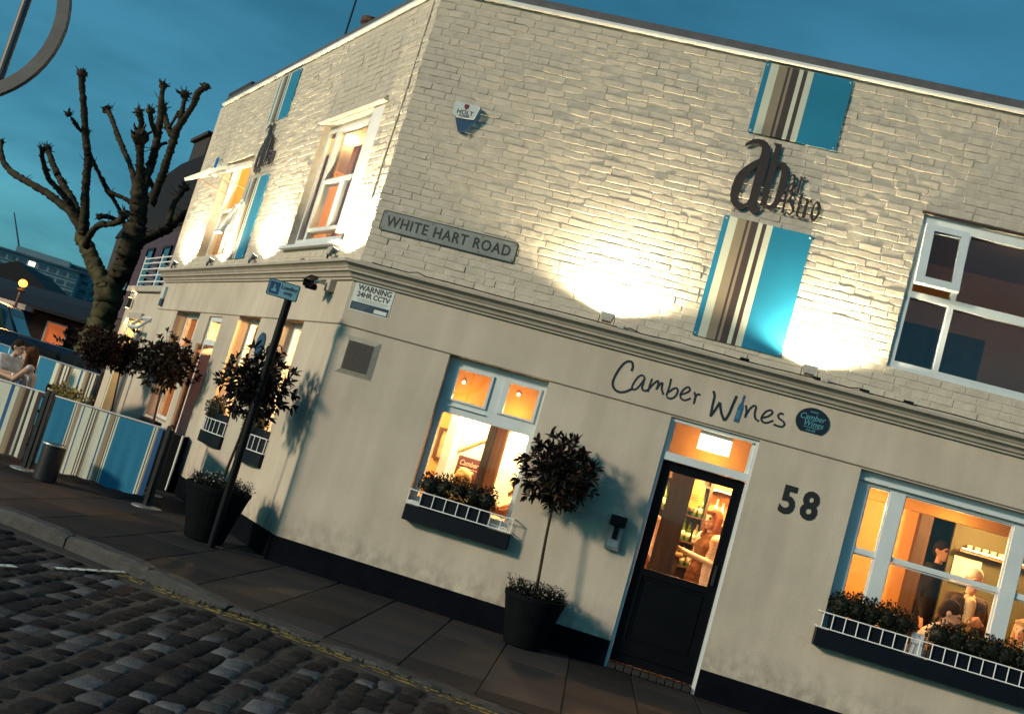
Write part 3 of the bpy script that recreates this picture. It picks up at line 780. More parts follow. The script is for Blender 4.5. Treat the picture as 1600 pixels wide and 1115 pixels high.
# lettering drawn with strokes of changing width
def catmull(pts, n=6):
    out = []
    P = [pts[0]]+list(pts)+[pts[-1]]
    for i in range(1, len(P)-2):
        for k in range(n):
            t = k/n; q = []
            for d in range(len(pts[0])):
                p0, p1, p2, p3 = P[i-1][d], P[i][d], P[i+1][d], P[i+2][d]
                q.append(.5*((2*p1)+(-p0+p2)*t+(2*p0-5*p1+4*p2-p3)*t*t+(-p0+3*p1-3*p2+p3)*t**3))
            out.append(q)
    out.append(list(pts[-1])); return out
def stroke(mb, pts, y0, y1, w=None, mat=0):
    """pts: (x, z) or (x, z, width)"""
    if len(pts[0]) == 2: pts = [(p[0], p[1], w) for p in pts]
    s = catmull(pts); n = len(s); vs = []
    for i, (x, z, ww) in enumerate(s):
        a, b = s[max(0, i-1)], s[min(n-1, i+1)]
        d = Vector((b[0]-a[0], b[1]-a[1])); d = d.normalized() if d.length > 1e-9 else Vector((1, 0))
        nx, nz_ = -d.y*ww/2, d.x*ww/2
        vs += [(x+nx, y0, z+nz_), (x-nx, y0, z-nz_), (x+nx, y1, z+nz_), (x-nx, y1, z-nz_)]
    fs = []
    for i in range(n-1):
        a, b = 4*i, 4*(i+1)
        fs += [(a, b, b+1, a+1), (a+2, a+3, b+3, b+2), (a, a+2, b+2, b), (a+1, b+1, b+3, a+3)]
    fs += [(0, 1, 3, 2), (4*n-4, 4*n-2, 4*n-1, 4*n-3)]
    mb.add(vs, fs, mat)
CW={'C': [[(3.019, 2.815), (3.021, 2.859), (3.002, 2.901), (2.963, 2.902), (2.925, 2.866), (2.894, 2.793), (2.873, 2.706), (2.875, 2.642), (2.908, 2.598), (2.96, 2.584), (3.018, 2.604), (3.076, 2.653)]], 'a': [[(3.163, 2.788), (3.13, 2.804), (3.098, 2.775), (3.073, 2.712), (3.066, 2.662), (3.087, 2.643), (3.119, 2.669), (3.149, 2.733), (3.164, 2.785)], [(3.164, 2.785), (3.162, 2.721), (3.166, 2.673), (3.198, 2.661), (3.219, 2.68)]], 'm': [[(3.235, 2.797), (3.23, 2.739), (3.228, 2.658)], [(3.227, 2.679), (3.257, 2.746), (3.295, 2.791), (3.306, 2.749), (3.3, 2.702)], [(3.302, 2.706), (3.32, 2.759), (3.343, 2.781), (3.351, 2.724), (3.382, 2.673)]], 'b': [[(3.414, 2.846), (3.417, 2.766), (3.412, 2.669)], [(3.417, 2.662), (3.455, 2.652), (3.494, 2.683), (3.508, 2.735), (3.492, 2.768), (3.459, 2.755), (3.425, 2.708)]], 'e': [[(3.54, 2.717), (3.587, 2.746), (3.617, 2.781), (3.601, 2.809), (3.568, 2.788), (3.541, 2.728), (3.556, 2.685), (3.598, 2.675), (3.647, 2.71)]], 'r': [[(3.664, 2.778), (3.688, 2.729), (3.687, 2.662)], [(3.686, 2.689), (3.689, 2.742), (3.706, 2.767), (3.729, 2.763)]], 'W': [[(3.838, 2.837), (3.862, 2.793), (3.867, 2.699), (3.875, 2.587)], [(3.875, 2.59), (3.902, 2.661), (3.927, 2.747)], [(3.928, 2.744), (3.967, 2.648), (4.013, 2.584)], [(4.013, 2.584), (4.038, 2.652), (4.051, 2.75), (4.066, 2.849)]], 'n': [[(4.173, 2.784), (4.192, 2.734), (4.197, 2.664)], [(4.196, 2.677), (4.216, 2.753), (4.246, 2.799), (4.271, 2.792), (4.274, 2.733), (4.294, 2.683), (4.334, 2.666)]], 'e2': [[(4.353, 2.708), (4.4, 2.733), (4.435, 2.777), (4.414, 2.8), (4.374, 2.776), (4.348, 2.719), (4.358, 2.678), (4.401, 2.669), (4.462, 2.71)]], 's': [[(4.542, 2.792), (4.513, 2.796), (4.493, 2.77), (4.511, 2.744), (4.554, 2.725), (4.572, 2.698), (4.545, 2.67), (4.473, 2.675)]]}
LGP={'a': [[(3.508, 5.31), (3.513, 5.336), (3.537, 5.371), (3.572, 5.399), (3.619, 5.415), (3.67, 5.418), (3.716, 5.401), (3.748, 5.367), (3.767, 5.328), (3.776, 5.276), (3.781, 5.198), (3.781, 5.11), (3.78, 5.041), (3.777, 4.943), (3.776, 4.855), (3.776, 4.786), (3.772, 4.737), (3.78, 4.715), (3.797, 4.722), (3.824, 4.742), (3.829, 4.739), (3.819, 4.705), (3.796, 4.67), (3.763, 4.657), (3.722, 4.671), (3.696, 4.699), (3.689, 4.746), (3.688, 4.804), (3.686, 4.881), (3.685, 4.959), (3.683, 5.057), (3.682, 5.135), (3.682, 5.223), (3.684, 5.288), (3.678, 5.336), (3.662, 5.356), (3.631, 5.367), (3.596, 5.36), (3.563, 5.343), (3.531, 5.32)], [(3.683, 5.219), (3.626, 5.171), (3.568, 5.107), (3.527, 5.048), (3.5, 4.973), (3.491, 4.882), (3.495, 4.795), (3.516, 4.732), (3.556, 4.683), (3.608, 4.662), (3.652, 4.673), (3.687, 4.716), (3.704, 4.778), (3.69, 4.795), (3.675, 4.747), (3.648, 4.726), (3.609, 4.731), (3.588, 4.759), (3.582, 4.817), (3.585, 4.896), (3.595, 4.967), (3.622, 5.042), (3.654, 5.099), (3.682, 5.135)]], 'b': [[(3.776, 5.413), (3.861, 5.412), (3.865, 5.381), (3.86, 5.335), (3.864, 5.218), (3.866, 5.121), (3.865, 5.033), (3.865, 4.925), (3.864, 4.838), (3.864, 4.784), (3.851, 4.756), (3.805, 4.745), (3.806, 4.813), (3.804, 4.93), (3.802, 5.027), (3.8, 5.144), (3.802, 5.243), (3.805, 5.322), (3.806, 5.376), (3.792, 5.4)], [(3.857, 5.173), (3.883, 5.218), (3.915, 5.236), (3.949, 5.229), (3.976, 5.197), (3.994, 5.142), (4.001, 5.076), (4.003, 4.998), (3.998, 4.91), (3.988, 4.839), (3.967, 4.776), (3.935, 4.739), (3.895, 4.734), (3.858, 4.753), (3.863, 4.789), (3.88, 4.775), (3.902, 4.779), (3.923, 4.804), (3.931, 4.864), (3.932, 4.932), (3.933, 5.02), (3.929, 5.107), (3.922, 5.154), (3.904, 5.189), (3.885, 5.192), (3.867, 5.17), (3.863, 5.13)]], 'a2': [[(4.021, 5.125), (4.04, 5.141), (4.063, 5.14), (4.078, 5.119), (4.082, 5.076), (4.085, 5.019), (4.085, 4.97), (4.09, 4.961), (4.102, 4.976), (4.106, 4.97), (4.088, 4.949), (4.072, 4.949), (4.064, 4.965), (4.063, 5.013), (4.062, 5.062), (4.059, 5.105), (4.05, 5.122), (4.036, 5.121), (4.03, 5.107), (4.023, 5.108)], [(4.062, 5.062), (4.035, 5.035), (4.021, 4.998), (4.022, 4.964), (4.042, 4.95), (4.062, 4.964), (4.062, 4.989), (4.051, 4.971), (4.04, 4.976), (4.042, 5.008), (4.062, 5.037)]], 'r': [[(4.116, 5.133), (4.143, 5.135), (4.142, 5.101), (4.141, 5.032), (4.144, 4.955), (4.119, 4.954), (4.119, 5.027), (4.12, 5.095), (4.123, 5.12), (4.114, 5.123)], [(4.141, 5.096), (4.148, 5.131), (4.164, 5.14), (4.176, 5.123), (4.162, 5.123), (4.149, 5.11)]], 'i': [[(4.013, 4.933), (4.042, 4.935), (4.043, 4.892), (4.045, 4.814), (4.05, 4.738), (4.048, 4.728), (4.016, 4.73), (4.024, 4.741), (4.023, 4.809), (4.02, 4.886), (4.014, 4.918)]], 't': [[(4.181, 4.98), (4.189, 4.98), (4.188, 4.935), (4.206, 4.935), (4.206, 4.924), (4.187, 4.922), (4.189, 4.841), (4.192, 4.764), (4.192, 4.737), (4.206, 4.737), (4.209, 4.73), (4.189, 4.723), (4.171, 4.73), (4.166, 4.758), (4.163, 4.834), (4.161, 4.916), (4.147, 4.915), (4.148, 4.925), (4.163, 4.926)]], 'r2': [[(4.231, 4.927), (4.257, 4.927), (4.259, 4.897), (4.258, 4.819), (4.261, 4.743), (4.264, 4.724), (4.22, 4.723), (4.229, 4.735), (4.228, 4.812), (4.23, 4.889), (4.228, 4.908), (4.221, 4.912)], [(4.259, 4.882), (4.264, 4.922), (4.281, 4.926), (4.294, 4.905), (4.277, 4.906), (4.267, 4.894)]], 'o': [[(4.336, 4.926), (4.365, 4.918), (4.382, 4.879), (4.387, 4.813), (4.378, 4.758), (4.355, 4.723), (4.328, 4.721), (4.306, 4.754), (4.299, 4.82), (4.307, 4.88), (4.321, 4.914), (4.336, 4.925), (4.336, 4.9), (4.33, 4.897), (4.323, 4.869), (4.321, 4.82), (4.331, 4.765), (4.344, 4.749), (4.357, 4.767), (4.363, 4.816), (4.353, 4.882), (4.337, 4.902)]]};LGS=[(4.134, 4.885, 0.0091), (4.109, 4.922, 0.0128), (4.086, 4.924, 0.0146), (4.076, 4.89, 0.0256), (4.098, 4.847, 0.0329), (4.125, 4.805, 0.0292), (4.128, 4.763, 0.0201), (4.106, 4.733, 0.0146), (4.075, 4.749, 0.011)]
mink = mat('navy_sign_paint', (.010, .016, .028), .5, .2, 20)
t = on_wall('R', 'shop_lettering', 'dark handwritten shop name with a blue bottle for the letter i, over the door', 'lettering', 2.85, 2.6, -.022)
for k, ss in CW.items():
    mb = MB(Matrix.Translation((-2.85, 0, -2.6)))
    for j, s_ in enumerate(ss): stroke(mb, s_, -.0025-.0006*j, -.0001-.0002*j, .0245 if k in 'CW' else .0195)
    mb.build('letter', mink, t, fix=False)
mbt = mat('bottle_blue_print', (.022, .10, .19), .5, .25, 30)
mb = MB(Matrix.Translation((-2.85, 0, -2.6)) @ Matrix.Translation((4.125, 0, 2.60)) @ Matrix.Rotation(R_(3), 4, 'Y') @ Matrix.Translation((-4.125, 0, -2.60)))
mb.prism([(4.098, 2.60), (4.152, 2.60), (4.152, 2.745), (4.146, 2.775), (4.136, 2.795), (4.136, 2.875), (4.114, 2.875), (4.114, 2.795), (4.104, 2.775), (4.098, 2.745)], -.0035, -.0005)
b_ = mb.build('bottle_emblem', mbt, t)
MB(Matrix.Translation((-2.85, 0, -2.6))).prism([(4.108, 2.635), (4.142, 2.635), (4.142, 2.72), (4.108, 2.72)], -.005, -.0037).build('bottle_label', mat('bottle_label_print', (.05, .17, .27), .5, .2, 60), b_)
for sd, sx in (('R', 0), ('L', -8.66)):
    t = on_wall(sd, 'bar_lettering', 'large brown raised lettering '+('on the road front between two striped boards' if sd == 'R' else 'on the left front, seen edge on'), 'lettering', 3.5+sx, 4.65, -.03, 'raised lettering on the upper walls')
    for k, polys in list(LGP.items())+[('s', None)]:
        mb = MB(Matrix.Translation((-3.5, 0, -4.65)))
        if polys is None: stroke(mb, LGS, -.006, .004)
        else:
            for j, pg in enumerate(polys): mb.prism(pg, -.006-.0012*j, .004+.0007*j)
        mb.build('letter', M['logo'], t)
    mb = MB(Matrix.Translation((-3.5, 0, -4.65)))
    for x, z in ((3.68, 4.78), (3.85, 5.25), (3.95, 4.85), (4.2, 4.85), (4.33, 4.74)): mb.tube([(x, .004, z), (x, .03, z)], .006, 6)
    mb.build('stand_off', M['logo'], t)

def text_mesh(body, size, m, depth=.002, shear=0, sx=1, align='CENTER', spacing=1.0, bold=0):
    cu = bpy.data.curves.new('text', 'FONT'); cu.body = body; cu.size = size; cu.extrude = depth; cu.shear = shear; cu.align_x = align; cu.align_y = 'CENTER'
    cu.space_character = spacing; cu.offset = bold; cu.resolution_u = 3
    o = bpy.data.objects.new('text', cu); COL.objects.link(o)
    dg = bpy.context.evaluated_depsgraph_get(); me = bpy.data.meshes.new_from_object(o.evaluated_get(dg)); bpy.data.objects.remove(o)
    me.transform(Matrix.Diagonal((sx, 1, 1, 1))); me.transform(Matrix.Rotation(math.pi/2, 4, 'X'))   # stands up, facing -y
    me.materials.clear(); me.materials.append(m)
    return me
def split_letters(me, m):
    """one mesh per letter: islands whose widths overlap belong to one letter"""
    bm = bmesh.new(); bm.from_mesh(me); bmesh.ops.remove_doubles(bm, verts=bm.verts[:], dist=1e-5); seen = set(); isl = []
    for v in bm.verts:
        if v in seen: continue
        st = [v]; seen.add(v); cur = []
        while st:
            a = st.pop(); cur.append(a)
            for e_ in a.link_edges:
                b = e_.other_vert(a)
                if b not in seen: seen.add(b); st.append(b)
        isl.append((min(q.co.x for q in cur), max(q.co.x for q in cur), cur))
    isl.sort(key=lambda q: q[0]); out = []
    for x0, x1, vs in isl:
        if out and x0 < out[-1][1]-.25*min(x1-x0, out[-1][1]-out[-1][0]): out[-1][1] = max(out[-1][1], x1); out[-1][2] += vs
        else: out.append([x0, x1, list(vs)])
    res = []
    for x0, x1, vs in out:
        ix = {v: i for i, v in enumerate(vs)}; fs = {f for v in vs for f in v.link_faces}
        res.append(MB().add([v.co.copy() for v in vs], [[ix[v] for v in f.verts] for f in fs]).mesh('letter', m, False, False))
    bm.free(); return res
def text(body, size, m, parent, x, z, y, name='letter', **k):
    me = text_mesh(body, size, m, **k)
    if size < .05: o = link('small_lettering', me, parent, kind='stuff'); o.location = (x, y, z); return
    for me_ in split_letters(me, m): o = link(name, me_, parent); o.location = (x, y, z)

# street nameplate
mplate = mat('nameplate_enamel', (.20, .225, .215), .5, .12, 9); mblk = mat('nameplate_black', (.012, .013, .014), .5, .2, 20)
t = on_wall('R', 'street_nameplate', 'long grey street nameplate with black capital letters near the corner', 'street sign', .085, 3.565, -.018)
L, H = 1.487, .224
def rrect(x0, x1, z0, z1, r, n=5):
    out = []
    for cx, cz, a0 in ((x1-r, z1-r, 0), (x0+r, z1-r, 90), (x0+r, z0+r, 180), (x1-r, z0+r, 270)):
        for k in range(n+1): a = R_(a0+90*k/n); out.append((cx+r*math.cos(a), cz+r*math.sin(a)))
    return out
MB().prism(rrect(0, L, 0, H, .03), 0, .014).build('border', mblk, t)
MB().prism(rrect(.012, L-.012, .012, H-.012, .024), -.003, .002).build('plate', mplate, t)
text('WHITE HART ROAD', .158, mblk, t, L/2, H/2-.002, -.0045, spacing=1.13, sx=.86, depth=.0015, bold=.002)
for x, z in ((.03, .03), (.03, H-.03), (L-.03, .03), (L-.03, H-.03), (.55, .03), (1.1, .03), (.55, H-.03), (1.1, H-.03)): MB().ball((x, -.003, z), (.008, .004, .008)).build('screw', mblk, t)

# warning sign
mwh = mat('sign_white', (.62, .68, .66), .45, .05, 10); mnv = mat('sign_navy', (.010, .032, .07), .45, .2, 10)
t = on_wall('R', 'warning_sign', 'white and navy WARNING 24HR CCTV sign under the cornice at the corner', 'sign', .032, 2.678, -.026)
MB().box(0, .432, 0, .004, 0, .313).build('plate', mwh, t)
MB().box(.008, .424, -.001, .0, .012, .095).build('navy_panel', mnv, t)
MB().box(.27, .41, -.002, -.001, .022, .062).build('white_panel', mwh, t)
text('WARNING', .083, mblk, t, .222, .248, -.001, depth=.0008, bold=.0022, sx=.92); text('24HR CCTV', .074, mblk, t, .222, .178, -.001, depth=.0008, bold=.002, sx=.92)
mb = MB()
for k in range(2): mb.box(.06+.01*k, .395-.02*k, -.001, 0, .128-.02*k, .135-.02*k)
for k in range(3): mb.box(.025, .21-.02*k, -.0022, -.0012, .068-.019*k, .073-.019*k, 1)
mb.build('small_print', [mat('grey_small_print', (.25, .30, .31), .5), mat('pale_small_print', (.10, .17, .24), .5)], t)

# alarm boxes
mab = mat('alarm_box_white', (.55, .62, .62), .35, .05, 10); mabl = mat('alarm_box_blue', (.012, .05, .12), .35, .1, 10); mrd = mat('shield_red', (.16, .012, .014), .4, .1, 10)
t = on_wall('R', 'alarm_box', 'white alarm box with a red shield high on the road front', 'alarm box', .50, 4.78, 0)
outer = [(.0, .285), (.01, .30), (.27, .30), (.285, .285), (.265, .16), (.175, .005), (.11, .0), (.055, .11)]
MB().prism(outer, -.07, -.0).build('back_box', mabl, t)
MB().prism([(.004, .288), (.012, .296), (.268, .296), (.278, .284), (.255, .165), (.235, .14), (.06, .13), (.012, .17)], -.09, -.071).build('cover', mab, t)
MB().prism([(.115, .285), (.165, .285), (.165, .25), (.14, .222), (.115, .25)], -.0925, -.0905).build('shield', mrd, t)
text('HOLT', .068, mblk, t, .14, .193, -.0915, depth=.0006, bold=.001); text('ALARMS', .031, mblk, t, .14, .155, -.0915, depth=.0006, bold=.0008)
mbb = mat('alarm_box_bright_blue', (.02, .12, .42), .35)
t = on_wall('L', 'alarm_box', 'small blue and white alarm box by the propped open upper window', 'alarm box', -7.5, 4.82, 0)
MB().prism([(0, .30), (.24, .30), (.24, .08), (.12, 0), (0, .08)], -.08, 0).build('cover', mab, t)
MB().prism([(.12, .30), (.25, .31), (.25, .06), (.12, -.01)], -.095, -.081).build('blue_panel', mbb, t)

# air vent
t = on_wall('R', 'air_vent', 'square metal air vent with a fine louvred grille near the corner', 'vent', .075, 2.02, 0)
mv = mat('vent_frame_paint', (.34, .32, .27), .6, .1, 20); mg = mat('vent_mesh', (.11, .105, .095), .6, .15, 40)
mb = MB(); X, Z = .405, .40; a, b = .062, .05
o_ = [(0, 0), (X, 0), (X, Z), (0, Z)]; i_ = [(a, b), (X-a, b), (X-a, Z-b), (a, Z-b)]
mb.add([(x, -.001, z) for x, z in o_]+[(x, -.022, z) for x, z in i_]+[(x, -.012, z) for x, z in i_], [(k, (k+1) % 4, 4+(k+1) % 4, 4+k) for k in range(4)]+[(4+k, 4+(k+1) % 4, 8+(k+1) % 4, 8+k) for k in range(4)])
mb.build('frame', mv, t)
mb = MB(); mb.box(a, X-a, -.018, -.012, b, Z-b)
for k in range(15): z = b+.008+k*.0196; mb.add([(a, -.026, z), (X-a, -.026, z), (X-a, -.018, z+.013), (a, -.018, z+.013)], [(0, 1, 2, 3)])
for k in range(16): x = a+.012+k*.017; mb.box(x, x+.003, -.029, -.026, b, Z-b)
mb.build('grille', mg, t)

# house number, door phone, round disc
t = on_wall('R', 'house_number', 'black number 58 on the cream wall beside the door', 'house number', 4.69, 1.87, -.004)
for ch_, x in (('5', .095), ('8', .30)): text(ch_, .365, mblk, t, x, .13, 0, name='digit', depth=.004, bold=.012, sx=.88)
t = on_wall('R', 'door_phone', 'grey metal door entry box with a dark hood left of the door', 'entry phone', 3.215, 1.08, 0)
mgy = mat('grey_enamel', (.20, .215, .22), .45, .12, 14)
MB().box(0, .15, -.065, 0, .0, .33, 0, .008).build('case', mgy, t)
MB().prism([(0, 0)], 0, 0).v and None
mb = MB(); mb.box(-.004, .154, -.105, -.0655, .235, .338, 0, .006); mb.build('hood', M['black'], t)
mb = MB(); mb.box(.05, .10, -.075, -.0655, .11, .232); mb.build('slot', M['black'], t)
MB().box(.02, .13, -.072, -.0655, .03, .10, 0, .004).build('keypad', M['metal'], t)
t = on_wall('R', 'round_sign', 'round navy disc with a web address at the end of the handwritten shop name', 'sign', 4.817, 2.795, -.024)
mdisc = mat('disc_navy', (.006, .014, .026), .4, .1, 10); mcy = mat('disc_pale_blue', (.10, .36, .46), .5)
pts = [(.158*math.cos(R_(a)), .128*math.sin(R_(a))*1.05) for a in range(-50, 231, 10)]
MB().prism(pts, -.012, .0).build('disc', mdisc, t)
text('www', .036, mcy, t, .0, .095, -.0125, depth=.0006); text('Camber', .082, mcy, t, -.008, .038, -.0125, depth=.0006, shear=.25, sx=.9); text('Wines', .082, mcy, t, .012, -.022, -.0125, depth=.0006, shear=.25, sx=.9); text('.co.uk', .042, mcy, t, .0, -.082, -.0125, depth=.0006)
MB().box(-.07, .08, -.0135, -.0125, -.060, -.055).build('underline', mcy, t)
t = on_wall('L', 'round_plaque', 'round dark blue plaque between the two lit windows of the left front', 'plaque', -2.38, 2.17, 0)
MB().lathe([(.15, 0), (.15, -.018), (.135, -.024)], (0, 0, 0), 28, axis='Y').build('disc', mnv, t)
MB().lathe([(.132, -.0245), (.132, -.026), (.115, -.026)], (0, 0, 0), 28, axis='Y').build('rim', mabl, t)

# floodlights on the cornice
mlens = emit_mat('floodlight_glass', (1.0, .86, .60), 14)
def floodlight(sd, x, label, power, y=-.185, size=158):
    t = on_wall(sd, 'floodlight', label, 'floodlight', x, 3.168, y, 'floodlights standing on the cornice')
    T = Matrix.Translation((0, 0, .075)) @ Matrix.Rotation(R_(-14), 4, 'X')
    MB(T).add([(-.07, -.04, .045), (.07, -.04, .045), (.07, .045, .045), (-.07, .045, .045), (-.045, -.03, -.04), (.045, -.03, -.04), (.045, .03, -.04), (-.045, .03, -.04)],
              [(0, 1, 5, 4), (1, 2, 6, 5), (2, 3, 7, 6), (3, 0, 4, 7), (4, 5, 6, 7), (0, 3, 2, 1)]).build('housing', M['flood_body'], t)
    MB(T).ring(-.076, .076, -.0, .0, .0, 0, 0) if False else None
    MB(T).box(-.062, .062, -.032, .037, .046, .049).build('lens', mlens, t)
    mb = MB(); mb.box(-.08, -.074, -.012, .012, .0, .09); mb.box(.074, .08, -.012, .012, .0, .09); mb.box(-.08, .08, -.014, .014, -.004, .0); mb.build('bracket', M['metal_dark'], t)
    MB().box(.12, .19, -.03, .02, -.0, .04, 0, .006).build('junction_box', M['flood_body'], t)
    ld = bpy.data.lights.new('flood', 'SPOT'); lo = bpy.data.objects.new('lamp', ld); COL.objects.link(lo); lo.parent = t
    lo.location = T @ Vector((0, .0, .062)); lo.rotation_euler = (R_(180-10), 0, 0)
    ld.energy = power; ld.spot_size = R_(size); ld.spot_blend = .42; ld.color = (1.0, .81, .50); ld.shadow_soft_size = .03
    return t
FP = 430
floodlight('R', 2.66, 'lit floodlight on the cornice between the street nameplate and the tall striped board', FP)
floodlight('R', 4.66, 'lit floodlight on the cornice right of the tall striped board', FP)
floodlight('L', -.42, 'lit floodlight on the cornice at the corner under the large upper window', FP)
floodlight('L', -3.25, 'lit floodlight on the left front between the large window and the striped board', FP)
floodlight('L', -5.33, 'lit floodlight on the left front below the propped open window', FP)
floodlight('L', -7.55, 'lit floodlight at the far end of the left cornice', FP)
# cables lying along the cornice
cb = random.Random(13)
for sd, x0, x1, X in (('R', .15, 8.9, RR), ('L', -8.3, -.15, RL)):
    mb = MB(X); pts = []; n = 90
    for i in range(n): pts.append((x0+(x1-x0)*i/(n-1), -.075+.025*math.sin(i*.5)+cb.uniform(-.01, .01), 3.200+max(0, cb.gauss(-.004, .006))+(.022 if i % 23 == 5 else 0)))
    mb.tube(pts, .006, 5); mb.build('cable', M['black'], bar)
    mb = MB(X)
    for k in range(7):
        x = x0+cb.random()*(x1-x0); mb.box(x, x+.09, -.06, -.03, 3.205, 3.225)
    mb.build('cable_clip', M['black'], bar)
MB(RL).tube([(-.16, -.012, 6.2), (-.17, -.012, 5.0), (-.20, -.014, 4.4), (-.21, -.014, 3.9)], .009, 6).build('cable', M['mortar'], bar)

# security camera under the cornice
t = on_wall('L', 'security_camera', 'black twin security camera on a wall bracket below the corner of the cornice', 'camera', -.50, 2.86, 0)
MB().box(-.05, .07, -.10, 0, -.02, .11, 0, .008).build('wall_box', M['cornice'], t)
MB().tube([(.0, -.10, .05), (.0, -.18, .05), (-.02, -.24, .03)], .02, 8).build('arm', M['metal'], t)
cmx = Matrix.Translation((-.03, -.29, .0)) @ Matrix.Rotation(R_(-35), 4, 'Z') @ Matrix.Rotation(R_(18), 4, 'Y')
MB(cmx).box(-.20, .07, -.045, .045, -.03, .045, 0, .012).build('camera_body', M['black'], t)
MB(cmx).box(-.22, .09, -.05, .05, .046, .054).build('hood', M['black'], t)
MB(cmx).lathe([(.028, 0), (.034, -.01), (.034, -.12), (.028, -.125)], (-.13, .06, -.055), 12, axis='Y').build('lamp', M['black'], t)
# ------------------------------------------------------------------ window boxes
def leaf_clump(mb, c, r, n, size, rg, mat=0, up=.3, mats=1):
    for _ in range(n):
        while True:
            p = Vector((rg.uniform(-1, 1), rg.uniform(-1, 1), rg.uniform(-1, 1)))
            if p.length < 1: break
        k = rg.random()**.35; p = p.normalized()*k if p.length > 1e-6 else p
        q = Vector((c[0]+p.x*r[0], c[1]+p.y*r[1], c[2]+p.z*r[2]))
        d = (p+Vector((rg.gauss(0, .6), rg.gauss(0, .6), rg.gauss(up, .5)))).normalized(); s = size*rg.uniform(.6, 1.3)
        sd = d.cross(Vector((rg.gauss(0, 1), rg.gauss(0, 1), rg.gauss(0, 1)))).normalized()*s*.28
        mb.add([q-sd*.2, q+d*s*.5+sd, q+d*s, q+d*s*.5-sd], [(0, 1, 2, 3)], mat if mats == 1 else rg.randrange(mats))
hg = random.Random(31)
mrail = mat('white_rail_paint', (.85, .88, .88), .4, .05, 10)
def window_box(sd, x0, x1, z0, zr0, zr1, bars, label, bow=0, hedges=(), flowers=(), trough=None, depth=.11):
    t = on_wall(sd, 'window_box', label, 'window box', x0, z0, 0, 'railed window boxes')
    W = x1-x0; o = Matrix.Translation((-x0, 0, -z0))
    def yb(x): u = (x-x0)/W*2-1; return -depth-bow*(1-u*u)
    # painted sill block below
    n = 1 if not bow else 8
    pl = [(x0+W*i/n, yb(x0+W*i/n)-.01) for i in range(n+1)]
    MB(o).slab([(x0, .0)]+pl+[(x1, .0)], z0, zr0-.012).build('sill_block', M['navy'], t)
    ty = trough or (x0+.08, x1-.08)
    if bow: MB(o).slab([(x0+.03, -.0)]+[(p[0]+(.03 if i == 0 else -.03 if i == n else 0), p[1]+.03) for i, p in enumerate(pl)]+[(x1-.03, -.0)], zr0-.01, zr1+.09).build('trough', M['navy'], t)
    else:
        for a, b in (ty if isinstance(ty[0], tuple) else (ty,)): MB(o).box(a, b, -depth+.02, .07, zr0-.01, zr1-.005, 0, .006).build('trough', M['navy'], t)
    m_ = max(2, 1 if not bow else 12)
    top = [(x0, -.0, zr1)]+[(x0+W*i/m_, yb(x0+W*i/m_), zr1) for i in range(m_+1)]+[(x1, -.0, zr1)]
    MB(o).tube(top, .006, 6).build('top_rail', mrail, t)
    MB(o).tube([(p[0], p[1], zr0+.004) for p in top], .006, 6).build('bottom_rail', mrail, t)
    for x in bars: MB(o).tube([(x, yb(x), zr0), (x, yb(x), zr1)], .005, 6).build('bar', mrail, t)
    for (a, b, zt) in hedges:
        mb = MB(o); k = max(1, int((b-a)/.14))
        for i in range(k):
            leaf_clump(mb, (a+(b-a)*(i+.5)/k, -.01-bow*.4, (zr1+zt)/2-.03), ((b-a)/k*.85, .10+bow*.25, (zt-zr1)/2+.03+hg.uniform(-.02, .02)), 820, .027, hg)
            cz = (zr1+zt)/2-.03; bm_ = bmesh.new(); bmesh.ops.create_icosphere(bm_, subdivisions=2, radius=1)  # added unseen core inside the leaves, stops light passing through the hedge
            mb.add([(a+(b-a)*(i+.5)/k+v.co.x*(b-a)/k*.66*hg.uniform(.85, 1.1), -.01-bow*.4+v.co.y*.07, cz+v.co.z*(zt-zr1)*.40*hg.uniform(.85, 1.15)) for v in bm_.verts], [[v.index for v in f.verts] for f in bm_.faces]); bm_.free()
        mb.build('hedge', M['hedge'], t, fix=False, kind='stuff')
    for (x, z, n_) in flowers:
        mb = MB(o)
        for _ in range(n_): c = (x+hg.gauss(0, .07), -.115+hg.uniform(-.01, .02), z+hg.gauss(0, .012)); leaf_clump(mb, c, (.012, .012, .012), 6, .022, hg)
        mb.build('flowers', mat('orange_flowers', (.75, .34, .08), .6, .2, 30), t, fix=False, kind='stuff')
    return t
window_box('R', 1.225, 2.31, .79, .957, 1.095, [1.228, 1.355, 1.483, 1.61, 1.735, 1.847, 1.962, 2.078, 2.193, 2.305], 'black window box with white railing and low dark hedge left of the door',
           hedges=((1.32, 2.05, 1.33),), flowers=((1.67, 1.14, 10),), trough=(1.35, 2.05))
window_box('R', 5.31, 7.32, .785, .955, 1.10, [5.342, 5.432]+[5.432+.1125*i for i in range(1, 17)], 'long black window box with white railing under the wide window right of the door',
           hedges=((5.42, 6.12, 1.35), (6.32, 7.22, 1.33)), trough=((5.42, 6.10), (6.33, 7.22)))
window_box('L', -1.93, -1.05, .80, .95, 1.12, [-1.93+.11*i for i in range(9)], 'bowed window box with a round green bush by the corner window', bow=.09, depth=.03, hedges=((-1.68, -1.36, 1.42),))
window_box('L', -3.62, -2.66, .80, .95, 1.12, [-3.62+.12*i for i in range(9)], 'bowed window box with a round green bush by the open side door', bow=.09, depth=.03, hedges=((-3.35, -3.0, 1.42),))
t = on_wall('L', 'window_box', 'plain dark window box under the far window of the left front', 'window box', -6.6, .55, 0, 'railed window boxes')
MB().box(0, .8, -.16, 0, 0, .22, 0, .01).build('trough', M['navy'], t)
t = on_wall('R', 'table_card', 'white card standing in the gap between the hedges of the wide window', 'card', 6.16, .957, -.03)
MB(Matrix.Rotation(R_(-8), 4, 'X')).box(0, .11, -.004, .004, .0, .20).box(.02, .13, .02, .024, 0, .17).build('card', mat('menu_card', (.55, .55, .56), .5), t)

